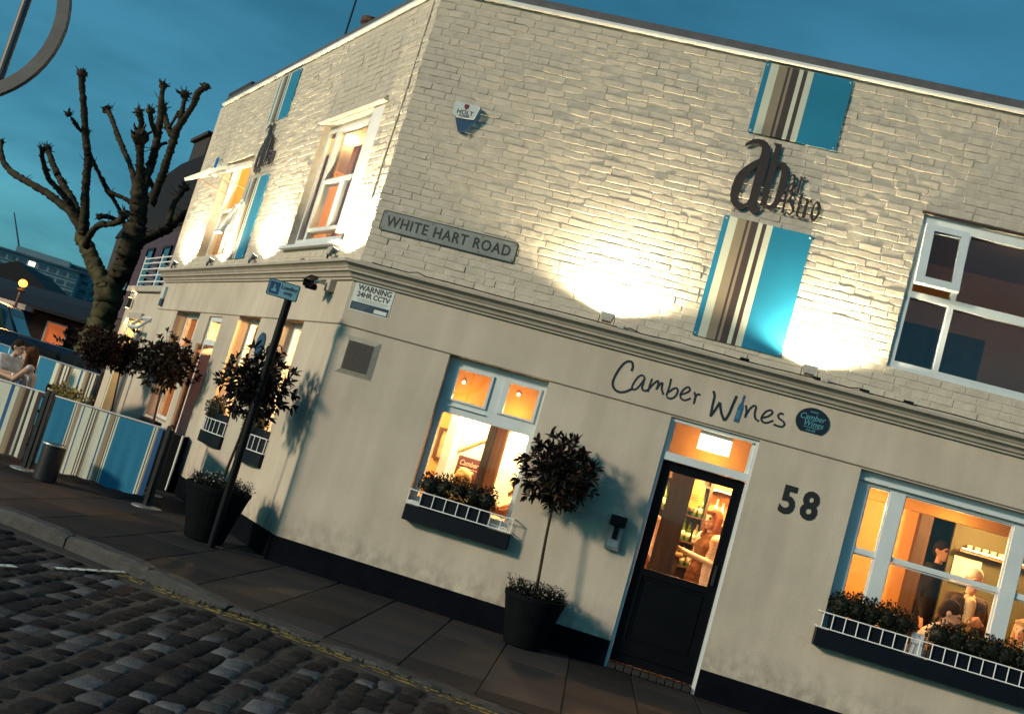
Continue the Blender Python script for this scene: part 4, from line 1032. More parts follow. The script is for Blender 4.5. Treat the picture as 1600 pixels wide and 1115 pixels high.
# ------------------------------------------------------------------ potted topiary trees
def leaf_mesh(L, W, r):
    c = r.uniform(-.25, .05)*L
    vs = [(0, 0, 0), (-W/2, L*.42, .10*L+c*.2), (0, L*.45, c*.2), (W/2, L*.42, .10*L+c*.2), (-W*.3, L*.78, .06*L+c*.6), (0, L*.8, c*.6), (W*.3, L*.78, .06*L+c*.6), (0, L, c)]
    return vs, [(0, 2, 1), (0, 3, 2), (1, 2, 5, 4), (2, 3, 6, 5), (4, 5, 7), (5, 6, 7)]
lr = random.Random(77)
LEAVES = [leaf_mesh(.095, .034, lr) for _ in range(6)]
LEAFOBJ = [MB().add(*LEAVES[i]).mesh('leaf', M['leaf'] if i % 3 else M['leafred'], fix=False) for i in range(6)]
def orient(d, rg, s):
    d = d.normalized(); q = d.to_track_quat('Y', 'Z') @ Quaternion((0, 1, 0), rg.uniform(-1.2, 1.2))
    return q.to_matrix().to_4x4() @ Matrix.Scale(s, 4)
def topiary(label, loc, crown, r, pot=None, box=None, stem_base=.45, nleaf=100, seed=1, reddish=False, tufts=170, group='standard topiary trees in planters'):
    rg = random.Random(seed)
    t = thing('topiary_tree', label, 'potted tree', loc, 0, group)
    C0 = Vector(crown)-Vector(loc)
    if pot:
        rb, rt, h = pot
        MB().lathe([(rb*.9, 0), (rb, .012), (rb+(rt-rb)*.5, h*.5), (rt, h-.05), (rt+.008, h-.045), (rt+.012, h-.004), (rt+.004, h), (rt-.03, h), (rt-.04, h-.05)], (0, 0, 0), 32).build('pot', M['pot'], t, smooth=False)
        MB().lathe([(.001, h-.035), (rt-.035, h-.04)], (0, 0, 0), 20).build('soil', M['soil'], t)
        mb = MB(); mf = [M['hedge'], M['flower']]
        for _ in range(260):
            a = rg.uniform(0, 6.28); rad = (rt-.02)*rg.uniform(.3, 1.06); b0 = Vector((rad*math.cos(a)*.9, rad*math.sin(a)*.9, h-.04)); hh = rg.uniform(.05, .17)
            tip = b0+Vector((math.cos(a)*rg.uniform(.0, .09), math.sin(a)*rg.uniform(0, .09), hh))
            mb.tube([b0, (b0+tip)/2+Vector((0, 0, .012)), tip], .0016, 3, 0, False)
            for _k in range(5): q = b0.lerp(tip, rg.uniform(.3, 1)); leaf_clump(mb, q, (.012, .012, .012), 2, .022, rg, 0)
            if rg.random() < .38: mb.ball(tip, rg.uniform(.004, .009), 1, 1) if rg.random() < .45 else leaf_clump(mb, tip, (.006, .006, .006), 5, .012, rg, 1)
        mb.build('underplanting', mf, t, fix=False, kind='stuff')
    b0 = Vector((0, 0, stem_base)); top = C0+Vector((0, 0, -.05))
    mid = b0.lerp(top, .5)+Vector((rg.uniform(-.015, .015), rg.uniform(-.015, .015), 0))
    st = MB().tube([b0, b0.lerp(mid, .5), mid, mid.lerp(top, .5), top], [.017, .015, .014, .013, .010], 8)
    st.build('stem', M['bark'], t, smooth=True)
    mb = MB(); tw = MB(); tips = []
    for k in range(tufts):
        z = 1-2*(k+.5)/tufts; ph = k*2.399963+rg.uniform(-.3, .3); rad = math.sqrt(max(0, 1-z*z))
        n = Vector((rad*math.cos(ph), rad*math.sin(ph), z))
        R0 = r*rg.uniform(.48, .98)*(1.0+.10*math.sin(3*ph+seed)*rad)*(.90 if z < -.5 else 1)
        if rg.random() < .09: R0 *= 1.14
        c = C0+n*R0; tips.append((c, n, R0))
        if k % 2 == 0: tw.tube([C0+n*.05+Vector((0, 0, -.10)), C0+n*R0*.5, c], [.006, .004, .002], 4, 0, False)
    tw.build('branches', M['bark'], t, fix=False, kind='stuff')
    tips.sort(key=lambda q: -q[2]-.25*(q[0].length and (-(q[0]-C0).y)))
    placed = 0
    for c, n, R0 in tips:
        for j in range(rg.randrange(6, 10)):
            tang = n.cross(Vector((rg.gauss(0, 1), rg.gauss(0, 1), rg.gauss(0, 1)))).normalized()
            d = n*rg.uniform(.15, 1.0)+tang*rg.uniform(.3, 1)+Vector((0, 0, rg.uniform(-.25, .35)))
            s = rg.uniform(.7, 1.2); q = c+n*rg.uniform(-.03, .02)
            if placed < nleaf and j < 3:
                o = link('leaf', rg.choice(LEAFOBJ), t); o.matrix_local = Matrix.Translation(q) @ orient(d, rg, s); placed += 1
            else:
                T = Matrix.Translation(q) @ orient(d, rg, s); vs, fs = LEAVES[rg.randrange(6)]
                mb.add([T @ Vector(v) for v in vs], fs, 1 if (reddish and rg.random() < .8) or rg.random() < .22 else 0)
    # inner foliage closes the middle
    for _ in range(420):
        n = Vector((rg.gauss(0, 1), rg.gauss(0, 1), rg.gauss(0, 1))).normalized(); c = C0+n*r*rg.uniform(.1, .62)
        T = Matrix.Translation(c) @ orient(Vector((rg.gauss(0, 1), rg.gauss(0, 1), rg.gauss(0, 1))), rg, rg.uniform(.8, 1.3)); vs, fs = LEAVES[rg.randrange(6)]
        mb.add([T @ Vector(v) for v in vs], fs, 0)
    mb.build('crown', [M['leaf'], M['leafred']], t, fix=False, kind='stuff')
    if box:
        w, d, h = box
        MB().box(-w/2, w/2, -d/2, d/2, .0, h, 0, .006).build('planter', M['black'], t)
        for sx in (-1, 0, 1): MB().tube([(sx*w/2*.99, -d/2-.004, .02), (sx*w/2*.99, -d/2-.004, h+.004), (sx*w/2*.99, d/2, h+.004)], .014, 4).build('corner_strip', mrail, t)
        MB().box(-w/2+.02, w/2-.02, -d/2+.02, d/2-.02, h+.0005, h+.003).build('soil', M['soil'], t)
    return t
pR = MR @ Vector((2.735, -.33, 0)); cR = MR @ Vector((2.637, -.30, 1.635))
topiary('topiary tree in a charcoal pot left of the front door', pR, cR, .40, pot=(.185, .285, .48), nleaf=140, seed=5)
topiary('topiary tree in a large dark pot at the corner beside the sign post', (-2.50, 11.02, 0), (-2.44, 11.02, 1.66), .42, pot=(.20, .325, .56), stem_base=.55, nleaf=140, seed=8, tufts=140)
topiary('topiary tree in a black box planter behind the blue barrier', (-4.42, 14.55, 0), (-4.51, 14.62, 1.63), .42, box=(1.0, .42, .76), stem_base=.76, nleaf=60, seed=12)
topiary('thin stemmed topiary lit by the wall lamp, right of the bronze leaved one', (-5.95, 17.35, 0), (-6.05, 17.3, 1.60), .36, pot=(.16, .24, .4), stem_base=.4, nleaf=0, seed=14, tufts=120)
topiary('bronze leaved topiary in front of the big tree trunk', (-6.35, 16.95, 0), (-6.30, 16.88, 1.58), .38, pot=(.16, .24, .4), stem_base=.4, nleaf=0, seed=15, tufts=120, reddish=True)

# ------------------------------------------------------------------ striped canvas barriers
CAN = {'blue': mat('canvas_blue', (.008, .165, .31), .85, .10, 60), 'cream': mat('canvas_cream', (.62, .63, .52), .9, .08, 60), 'brown': mat('canvas_brown', (.055, .036, .036), .9, .1, 60),
       'tan': mat('canvas_tan', (.30, .235, .17), .9, .1, 60), 'olive': mat('canvas_ochre', (.24, .185, .10), .9, .1, 60), 'royal': mat('canvas_royal_blue', (.02, .10, .26), .9, .1, 60)}
CK = list(CAN); CI = {k: i for i, k in enumerate(CK)}
SA = [('blue', 135), ('cream', 9), ('brown', 6), ('cream', 8), ('tan', 26), ('cream', 15), ('royal', 9), ('cream', 47), ('brown', 9), ('cream', 9), ('brown', 8), ('cream', 10), ('brown', 7), ('tan', 12), ('cream', 53), ('royal', 10), ('cream', 13), ('tan', 32), ('brown', 6), ('cream', 8), ('brown', 6), ('cream', 10), ('blue', 236), ('cream', 10), ('brown', 7), ('cream', 8), ('tan', 10), ('royal', 30)]
SB = [('cream', 40), ('blue', 200), ('cream', 40), ('tan', 30), ('brown', 30), ('cream', 25), ('brown', 15), ('cream', 18), ('brown', 27), ('tan', 25), ('cream', 85), ('royal', 23), ('cream', 27), ('tan', 25), ('olive', 15), ('brown', 27), ('cream', 13), ('brown', 15), ('cream', 22), ('brown', 28)]
def barrier(label, p0, p1, stripes, h=.86, z0=.10, seed=1, zb=0.0, right_frame=False):
    rg = random.Random(seed); p0, p1 = Vector((*p0, zb)), Vector((*p1, zb)); D = p1-p0; L = D.length
    t = thing('canvas_barrier', label, 'barrier', p0, math.atan2(D.y, D.x), 'striped canvas barriers round the terrace')
    tot = sum(w for _, w in stripes); a0, a1 = .05, L-.06
    mb = MB(); x = a0; NZ = 9; ph = rg.uniform(0, 6)
    for c, w in stripes:
        wx = (a1-a0)*w/tot; k = max(1, int(wx/.03))
        for i in range(k):
            xa, xb = x+wx*i/k, x+wx*(i+1)/k
            vs = []
            for X in (xa, xb):
                for j in range(NZ+1):
                    v = j/NZ; sag = .012*math.sin((X-a0)/(a1-a0)*math.pi)
                    z = z0+(h-z0)*v+(.010*math.sin(X*9+ph) if j == 0 else 0)+.006*math.sin(X*23+ph)*(j == 0)-(sag if j == NZ else 0)
                    y = -.012+.007*math.sin(X*17+ph+v*1.5)*(1-v)+.004*math.sin(X*41)*(1-v)
                    vs.append((X, y, z))
            n = NZ+1; mb.add(vs, [(j, n+j, n+j+1, j+1) for j in range(NZ)], CI[c])
        x += wx
    mb.build('canvas', [CAN[k] for k in CK], t, smooth=True, fix=False)
    MB().tube([(a0-.02, 0, h+.002), (a1+.02, 0, h+.002)], .014, 8).build('top_rail', M['metal'], t)
    MB().tube([(a0-.02, .01, z0+.03), (a1+.02, .01, z0+.03)], .012, 8).build('bottom_rail', M['metal_dark'], t)
    for X in (.0, L):
        MB().box(X-.024, X+.024, -.024, .024, .015, h+.05, 0, .006).build('post', M['metal_dark'], t)
        MB().lathe([(.15, 0), (.15, .012), (.03, .022)], (X, 0, 0), 20).build('foot_plate', M['metal'], t)
    return t
barrier('blue and cream striped canvas barrier nearest the building corner', (-4.98, 12.43), (-3.52, 12.23), SA, h=.90, seed=3)
barrier('cream and brown striped canvas barrier left of the ash bin', (-6.62, 12.62), (-5.04, 12.44), SB, h=.90, seed=4)
barrier('faded striped canvas barrier at the back of the terrace beside the extension', (-7.65, 17.9), (-6.05, 16.65), SB, h=1.18, seed=5)
barrier('blue canvas barrier at the back of the terrace behind the seated couple', (-9.2, 19.0), (-7.72, 17.95), [('blue', 300), ('cream', 8), ('blue', 100), ('cream', 10), ('royal', 80)], h=1.18, seed=6)
barrier('striped canvas barrier end panel running back from the corner post', (-3.48, 12.25), (-3.86, 13.5), [('cream', 20), ('royal', 20), ('blue', 200)], h=.86, seed=7)
t = thing('ash_bin', 'dark metal ash bin standing in front of the joint between two canvas barriers', 'bin', (-4.60, 11.98, 0))
MB().lathe([(.118, 0), (.125, .01), (.125, .395), (.130, .40), (.130, .415), (.122, .42)], seg=28).build('body', M['metal_dark'], t, smooth=False)
MB().lathe([(.132, .400), (.134, .412), (.132, .42), (.118, .42), (.112, .405)], seg=28).build('rim', M['metal'], t)

# ------------------------------------------------------------------ posts
t = thing('sign_post', 'black post with a small Loading only plate in front of the corner pot', 'sign post', (-2.335, 10.70, 0))
MB().lathe([(.041, -.02), (.041, 2.57), (.036, 2.58)], seg=16).build('post', M['black'], t)
T = Matrix.Translation((-.075, -.045, 2.565)) @ Matrix.Rotation(R_(3), 4, 'Z')
mlb = mat('loading_plate_blue', (.16, .36, .47), .5, .06, 12); mdb = mat('loading_panel_blue', (.012, .065, .16), .5, .1, 12)
pl = link('sign_plate', MB(T).prism(rrect(-.155, .165, -.005, .165, .018), -.0, .006).mesh('sign_plate', mblk), t)
MB(T).prism(rrect(-.145, .155, .004, .156, .012), -.003, .0).build('plate_face', mlb, pl)
MB(T).box(-.135, -.035, -.0045, -.003, .018, .142).build('blue_panel', mdb, pl)
MB(T).prism([(-.115, .045), (-.055, .04), (-.065, .075), (-.075, .075), (-.08, .115), (-.09, .115), (-.095, .07), (-.108, .06)], -.006, -.0046).build('pictogram', mlb, pl)
for w_, z in (('Loading', .108), ('only', .058)):
    o = link('word', text_mesh(w_, .058, mblk, depth=.0007, bold=.0012, sx=.92), pl, kind='stuff'); o.matrix_local = T @ Matrix.Translation((.062, -.004, z))
t = thing('ring_post', 'tall grey post carrying a large metal ring at the upper left', 'post', (-2.665, 4.88, -.1))
mp_ = mat('grey_post_paint', (.10, .095, .10), .5, .2, 10)
MB().tube([(0, 0, 0), (0, 0, 3.42)], .020, 12).build('post', mp_, t)
mb = MB(); N = 48; rb, w_, d_ = .415, .058, .03; cx, cz = -.235, 3.03
for i in range(N):
    a = 2*math.pi*i/N
    for rr_ in (rb, rb+w_):
        for y in (-.03, .0): mb.v.append((cx+rr_*math.cos(a), y-.02, cz+rr_*math.sin(a)))
for i in range(N):
    a, b = 4*i, 4*((i+1) % N)
    mb.f += [(a, b, b+1, a+1), (a+2, a+3, b+3, b+2), (a, a+2, b+2, b), (a+1, b+1, b+3, a+3)]; mb.m += [0]*4
mb.build('ring', mp_, t)
MB().lathe([(.10, 0), (.10, .03), (.03, .05)], seg=16).build('base_plate', mp_, t)

# ------------------------------------------------------------------ terrace furniture
t = thing('trough_planter', 'black trough of yellow green plants in front of the rear barrier', 'planter', (-6.02, 15.62, 0), R_(-38))
MB().box(-.42, .42, -.15, .15, 0, .72, 0, .01).build('trough', M['black'], t)
mb = MB(); 
for _ in range(12): leaf_clump(mb, (hg.uniform(-.38, .38), hg.uniform(-.1, .1), .80+hg.uniform(-.03, .06)), (.08, .08, .10), 60, .05, hg)
mb.build('plants', M['yellowleaf'], t, fix=False, kind='stuff')
def chair(label, loc, rz, mfr, mseat, wooden=False, h=.86):
    t = thing('chair', label, 'chair', loc, R_(rz), 'terrace chairs')
    for sx in (-.21, .21):
        MB().tube([(sx, -.2, 0), (sx, -.19, .44)], .013, 8).build('leg', mfr, t)
        MB().tube([(sx, .21, 0), (sx, .19, .44), (sx*.98, .23, h-.06), (sx*.85, .24, h)], .013, 8).build('leg', mfr, t)
    MB().box(-.215, .215, -.21, .2, .435, .455, 0, .006).build('seat', mseat, t)
    if wooden:
        for k in range(4): MB().box(-.19, .19, .215, .235, .54+k*.085, .60+k*.085, 0, .004).build('slat', mseat, t)
    else:
        MB().add([(-.20, .205, .50), (.20, .205, .50), (.185, .245, h-.03), (-.185, .245, h-.03), (-.20, .215, .50), (.20, .215, .50), (.185, .255, h-.03), (-.185, .255, h-.03)],
                 [(0, 1, 2, 3), (7, 6, 5, 4), (0, 4, 5, 1), (1, 5, 6, 2), (2, 6, 7, 3), (3, 7, 4, 0)]).build('backrest', mseat, t)
        MB().tube([(-.19, .235, h-.06), (-.17, .245, h), (.17, .245, h), (.19, .235, h-.06)], .013, 8).build('back_rail', mfr, t)
    return t
mwk = mat('black_weave', (.02, .02, .022), .7, .4, 60)
chair('silver framed terrace chair under the woman in the pale dress', (-6.87, 16.17, 0), 105, M['metal'], mwk)
chair('silver framed terrace chair under the man in the white shirt', (-7.65, 16.75, 0), -65, M['metal'], mwk)
chair('wooden slatted chair by the rear barrier', (-6.35, 16.35, 0), 150, M['wood'], M['wood'], True)
chair('empty silver framed chair facing the couple', (-6.55, 15.85, 0), 120, M['metal'], mwk, h=.9)
t = thing('terrace_table', 'round metal terrace table between the couple', 'table', (-7.30, 16.05, 0), 0)
MB().lathe([(.35, .70), (.36, .705), (.36, .725), (.35, .73)], seg=32).build('tabletop', M['metal'], t)
MB().tube([(0, 0, .02), (0, 0, .70)], .03, 10).build('leg', M['metal'], t); MB().lathe([(.24, 0), (.24, .015), (.05, .03)], seg=24).build('base', M['metal_dark'], t)
t = thing('terrace_table', 'square dark terrace table near the empty chair', 'table', (-6.45, 15.2, 0), R_(-10))
MB().box(-.32, .32, -.32, .32, .70, .725, 0, .005).build('tabletop', M['metal_dark'], t); MB().tube([(-.32, -.32, .728), (.32, -.32, .728)], .008, 6).build('edge_strip', M['metal'], t)
MB().tube([(0, 0, .02), (0, 0, .70)], .03, 10).build('leg', M['metal_dark'], t); MB().lathe([(.22, 0), (.22, .015), (.05, .03)], seg=24).build('base', M['metal_dark'], t)
# ------------------------------------------------------------------ interior of the bar
def inside(name, label, cat, x, y, z=.056, group=None, sd='R'): return on_wall(sd, name, label, cat, x, z, y, group)
def roompart(nm, mb, m): return mb.build(nm, m, bar)
roompart('partition', MB(RR).box(1.18, 2.85, 1.95, 2.0, .056, 2.559), M['cream_wall'])
roompart('partition', MB(RR).box(-.9, 1.10, 2.45, 2.5, .056, 2.559), M['orange_wall'])
roompart('door_post', MB(RR).box(1.08, 1.178, 1.50, 2.0, .056, 2.559), M['white'])
roompart('pillar', MB(RR).box(1.66, 1.74, .84, 1.0, .056, 2.559), M['wood_dark']); roompart('pillar', MB(RR).box(1.742, 1.86, .86, .98, .056, 2.559), M['wood'])
mb = MB(RR)
for (xa, za, xb, zb) in ((1.19, 1.60, 1.75, 2.02), (1.9, 1.42, 2.6, 2.10), (1.9, 1.30, 2.6, 1.98)): mb.tube([(xa, 1.93, za), (xb, 1.93, zb)], .016, 6)
roompart('stair_rail', mb, M['orange_wall'])
roompart('pillar', MB(RR).box(3.675, 3.915, .92, 1.12, .056, 2.559), M['wood_dark'])
roompart('partition', MB(RR).box(5.15, 6.60, 2.85, 2.9, .056, 2.559), M['orange_wall'])
roompart('pillar', MB(RR).box(6.602, 6.74, 2.70, 2.95, .056, 2.559), M['wood_dark'])
roompart('partition', MB(RR).box(6.70, 7.6, 3.9, 3.95, .056, 2.559), M['black'])  # black end wall: the passage's darkness put into its colour
roompart('partition', MB(RR).box(7.02, 8.95, 2.80, 2.86, .056, 2.559), M['green_wall'])
roompart('ceiling_beam', MB(RR).box(5.2, 8.9, .75, .95, 2.44, 2.558), M['orange_ceiling'])
t = inside('framed_picture', 'framed picture on the orange wall inside the left window', 'picture', .78, 2.44, 1.42)
MB().ring(0, .30, 0, .40, .035, -.025, 0).build('frame', M['wood_dark'], t); MB().box(.036, .264, -.012, -.004, .036, .364).build('print', mat('sepia_print', (.48, .33, .16), .6, .5, 9), t)
t = inside('small_sign', 'plum coloured board with cream handwriting inside the left window', 'sign', 1.29, 1.50, 1.33)
mpu = mat('plum_board', (.11, .028, .04), .5, .15, 9); mcr = mat('chalk_cream', (.72, .62, .48), .6)
MB().box(0, .46, 0, .012, 0, .225).build('board', mpu, t); text('CamberWines', .085, mcr, t, .225, .15, -.002, depth=.0008, shear=.3, sx=.8, bold=.001)
MB().box(.03, .40, -.002, -.0005, .09, .096).build('underline', mcr, t)
MB().box(.15, .30, .012, .22, -.02, .0).box(.18, .27, .1, .19, -1.274, -.02).build('stand', M['wood_dark'], t)
t = inside('fire_exit_light', 'white lit emergency light box hanging behind the fanlight', 'emergency light', 3.83, .22, 2.25)
MB().box(0, .325, 0, .04, .02, .175, 0, .005).build('diffuser', emit_mat('exit_light_diffuser', (1, .93, .72), 2.2), t)
MB().box(0, .325, .005, .045, .177, .215).build('housing', M['white'], t); MB().tube([(.16, .03, .21), (.16, .03, .308)], .008, 6).build('hanger', M['metal'], t)
# bar counter and back bar
t = inside('bar_counter', 'dark wooden bar counter seen through the front door', 'bar counter', 2.9, 2.35)
MB().box(0, 1.10, 0, .55, 0, 1.06).build('front', M['wood_dark'], t); MB().box(-.02, 1.14, -.06, .6, 1.062, 1.105, 0, .01).build('worktop', M['wood'], t)
t = inside('back_bar', 'tall back bar shelving behind the woman', 'shelving', 3.6, 3.75)
MB().box(0, .62, .25, .30, 0, 2.4).box(.60, .64, -.02, .25, 0, 2.4).build('dark_back', M['wood_dark'], t); MB().box(.642, 1.5, .25, .30, 0, 2.4).build('lit_back', M['orange_wall'], t)
for z in (.9, 1.22, 1.56, 1.98): MB().box(.0, .598, 0, .248, z, z+.025).build('shelf', M['wood_dark'], t); MB().box(.642, 1.5, 0, .248, z, z+.02).build('shelf', M['cream_wall'], t)
mgb = [mat('green_bottle_glass', (.05, .12, .03), .15, .2, 9), mat('amber_bottle_glass', (.30, .10, .02), .15, .2, 9), mat('clear_bottle_glass', (.55, .50, .40), .15, .1, 9)]
mlb2 = mat('bottle_paper_label', (.75, .68, .45), .6); BOT = []
for mm in mgb:
    BOT.append((MB().lathe([(.032, 0), (.037, .01), (.037, .17), (.03, .20), (.014, .225), (.013, .29), (.016, .292), (.016, .30)], seg=10).mesh('bottle', mm, True), MB().lathe([(.0378, .05), (.0378, .13)], seg=10).mesh('bottle_label', mlb2, True)))
bg_ = random.Random(9)
ORD = ('first', 'second', 'third', 'fourth', 'fifth', 'sixth', 'seventh', 'eighth', 'ninth', 'tenth', 'eleventh', 'twelfth', 'thirteenth', 'fourteenth')
for z, shelf in ((1.245+.056, 'middle'), (1.585+.056, 'top'), (.925+.056, 'bottom')):
    cnt = {0: 0, 1: 0}
    for k in range(16):
        x = 3.64+k*.088+bg_.uniform(-.012, .012)
        if 4.19 < x < 4.26: continue
        left = x < 4.2
        i = 0 if left and bg_.random() < .7 else bg_.choice((1, 2, 2))
        kk = 0 if i == 0 else 1; cnt[kk] += 1
        o = inside('bottle', ORD[cnt[kk]-1]+(' green wine' if i == 0 else ' spirit')+' bottle from the left, '+shelf+' shelf of the back bar', 'bottle', x, 3.87, z, 'wine bottles on the back bar' if i == 0 else 'spirit bottles on the back bar')
        s_ = bg_.uniform(.8, 1.0); o.scale = (1, 1, s_)
        link('body', BOT[i][0], o); link('bottle_label', BOT[i][1], o)
t = inside('bar_sign', 'gilded shield shaped bar sign hanging above the green bottles', 'sign', 3.92, 3.70, 1.72)
MB().prism([(0, .08), (.11, 0), (.22, .08), (.22, .30), (.18, .38), (.04, .38), (0, .30)], -.03, -.005).build('shield', mat('gilt', (.50, .28, .07), .35, .3, 12, metal=.6), t)
for k in range(3): MB().box(.05, .17, -.034, -.031, .12+.03*k, .13+.03*k).build('band', M['wood_dark'], t)
# wide window interior
t = inside('menu_board', 'white lit menu sheet on the green partition', 'menu', 7.08, 2.79, 1.73)
mm_ = mat('menu_paper', (.8, .78, .62), .6, .04, 6); MB().box(0, .31, -.02, -.003, 0, .32).build('sheet', mm_, t)
mb = MB()
for c_ in (0, 1):
    for k in range(8): mb.box(.02+c_*.15, .02+c_*.15+.07+.04*((k*7) % 3)/2, -.0215, -.0205, .03+k*.034, .038+k*.034)
mb.build('menu_lines', mat('menu_ink', (.35, .33, .22), .6), t)
t = inside('wall_shelf', 'shelf with strip light and glasses on the green partition', 'shelf', 7.08, 2.62, 2.10)
MB().box(0, .9, 0, .175, 0, .02).build('board', M['wood'], t); MB().box(.02, .88, .0, .02, .035, .05).build('light_strip', emit_mat('strip_light', (1, .85, .5), 3), t)
for k in range(7): MB().lathe([(.02, .021), (.03, .03), (.034, .10), (.030, .10)], (.12+.09*k, .09, 0), 10).build('glass', mgb[2], t)
for k, (x, z, w, h, lab) in enumerate(((7.62, 1.70, .16, .30, 'cream poster'), (5.62, 1.55, .05, .65, 'narrow pale wall panel'))):
    t = inside('poster', lab+' on the wall inside the wide window', 'poster', x, 2.79 if k == 0 else 2.84, z); MB().box(0, w, -.015, -.002, 0, h).build('sheet', mm_, t)
# lamps
mspot = emit_mat('spot_lens', (1, .82, .52), 5)
def spot(x, y, label, power=0, sd='R', z=2.559, col=(1, .48, .165)):
    t = on_wall(sd, 'ceiling_spotlight', label, 'spotlight', x, z, y, 'lit ceiling spotlights')
    MB().lathe([(.03, -.02), (.035, 0)], (0, 0, 0), 14).build('housing', M['white'], t)
    MB().lathe([(.026, -.030), (.028, -.0202)], (0, 0, 0), 14).build('lens', mspot, t)
    if power:
        ld = bpy.data.lights.new('lamp', 'POINT'); lo = bpy.data.objects.new('lamp', ld); COL.objects.link(lo); lo.parent = t; lo.location = (0, 0, -.16)
        ld.energy = power; ld.color = col; ld.shadow_soft_size = .07
for k in range(4): spot(4.20+.075*k, 2.0, ('first', 'second', 'third', 'fourth')[k]+' from the left of four ceiling spotlights inside the front door', 230 if k == 1 else 0)
for k in range(3): spot(6.10+.08*k, 1.55, ('left', 'middle', 'right')[k]+' one of three ceiling spotlights above the dark haired person', 80 if k == 1 else 0)
for k in range(2): spot(7.30+.08*k, 1.9, ('left', 'right')[k]+' one of two ceiling spotlights above the white haired man', 230 if k == 1 else 0)
WARM2 = (1, .66, .32)
for x, z, lab in ((1.32, 2.30, 'left half of the left window'), (1.92, 2.33, 'right half of the left window'), (3.98, 2.42, 'fanlight of the front door'), (5.6, 2.43, 'left sash of the wide window'), (6.35, 2.43, 'middle of the wide window')):
    t = on_wall('R', 'bulkhead_spotlight', 'small lit spotlight on the amber bulkhead behind the '+lab, 'spotlight', x, z, .50, 'lit bulkhead spotlights')
    MB().lathe([(.022, -.03), (.026, 0)], (0, 0, 0), 12, axis='Y').build('housing', M['white'], t); MB().lathe([(.016, -.036), (.018, -.031)], (0, 0, 0), 12, axis='Y').build('lens', mspot, t)
    ld = bpy.data.lights.new('lamp', 'POINT'); lo = bpy.data.objects.new('lamp', ld); COL.objects.link(lo); lo.parent = t; lo.location = (.04, -.24, -.22); ld.energy = 9; ld.color = (1, .56, .2); ld.shadow_soft_size = .05  # added point lamp, hung clear of the fitting to light the bulkhead evenly
spot(1.75, 1.3, 'ceiling spotlight over the cream wall inside the left window', 480, col=WARM2); spot(.3, 1.6, 'ceiling spotlight near the framed picture', 60)
spot(4.3, 3.3, 'ceiling spotlight over the back bar', 420)
spot(-1.5, 1.0, 'ceiling spotlight inside the corner window of the left front', 420, 'L'); spot(-3.2, 1.0, 'ceiling spotlight inside the second window of the left front', 480, 'L'); spot(-5.2, .9, 'ceiling spotlight inside the open side door', 25, 'L')
spot(-1.65, 1.5, 'ceiling spotlight in the large upper window', 600, 'L', 5.949, (1, .48, .16)); spot(-6.1, 1.2, 'ceiling spotlight in the far upper window', 380, 'L', 5.949, (1, .60, .26))
spot(7.4, 2.6, 'dim ceiling spotlight in the dark upper room', 12, 'R', 5.949, (1, .40, .12))
t = inside('tall_cabinet', 'dark cabinet inside the dark upper window', 'cabinet', 5.75, 3.6, 3.061)
MB().box(0, 1.3, 0, .5, 0, 1.75, 0, .01).build('carcass', M['wood_dark'], t); MB().box(.03, .63, -.02, -.002, .05, 1.7).build('door', M['wood_dark'], t); MB().box(.67, 1.27, -.02, -.002, .05, 1.7).build('door', M['wood_dark'], t)
t = inside('framed_picture', 'dark framed picture inside the small lower pane of the upper window', 'picture', 5.42, 4.55, 4.05)
MB().ring(0, .5, 0, .5, .05, -.03, 0).build('frame', M['wood_dark'], t); MB().box(.051, .449, -.015, -.004, .051, .449).build('print', mat('amber_print', (.42, .20, .09), .6, .4, 6), t)
roompart('curtain', MB(RL).prism([(-2.5, 3.62), (-2.28, 3.62), (-2.1, 4.5), (-1.9, 4.95), (-2.5, 4.95)], .42, .46), mat('orange_curtain', (.62, .26, .10), .85, .15, 12))

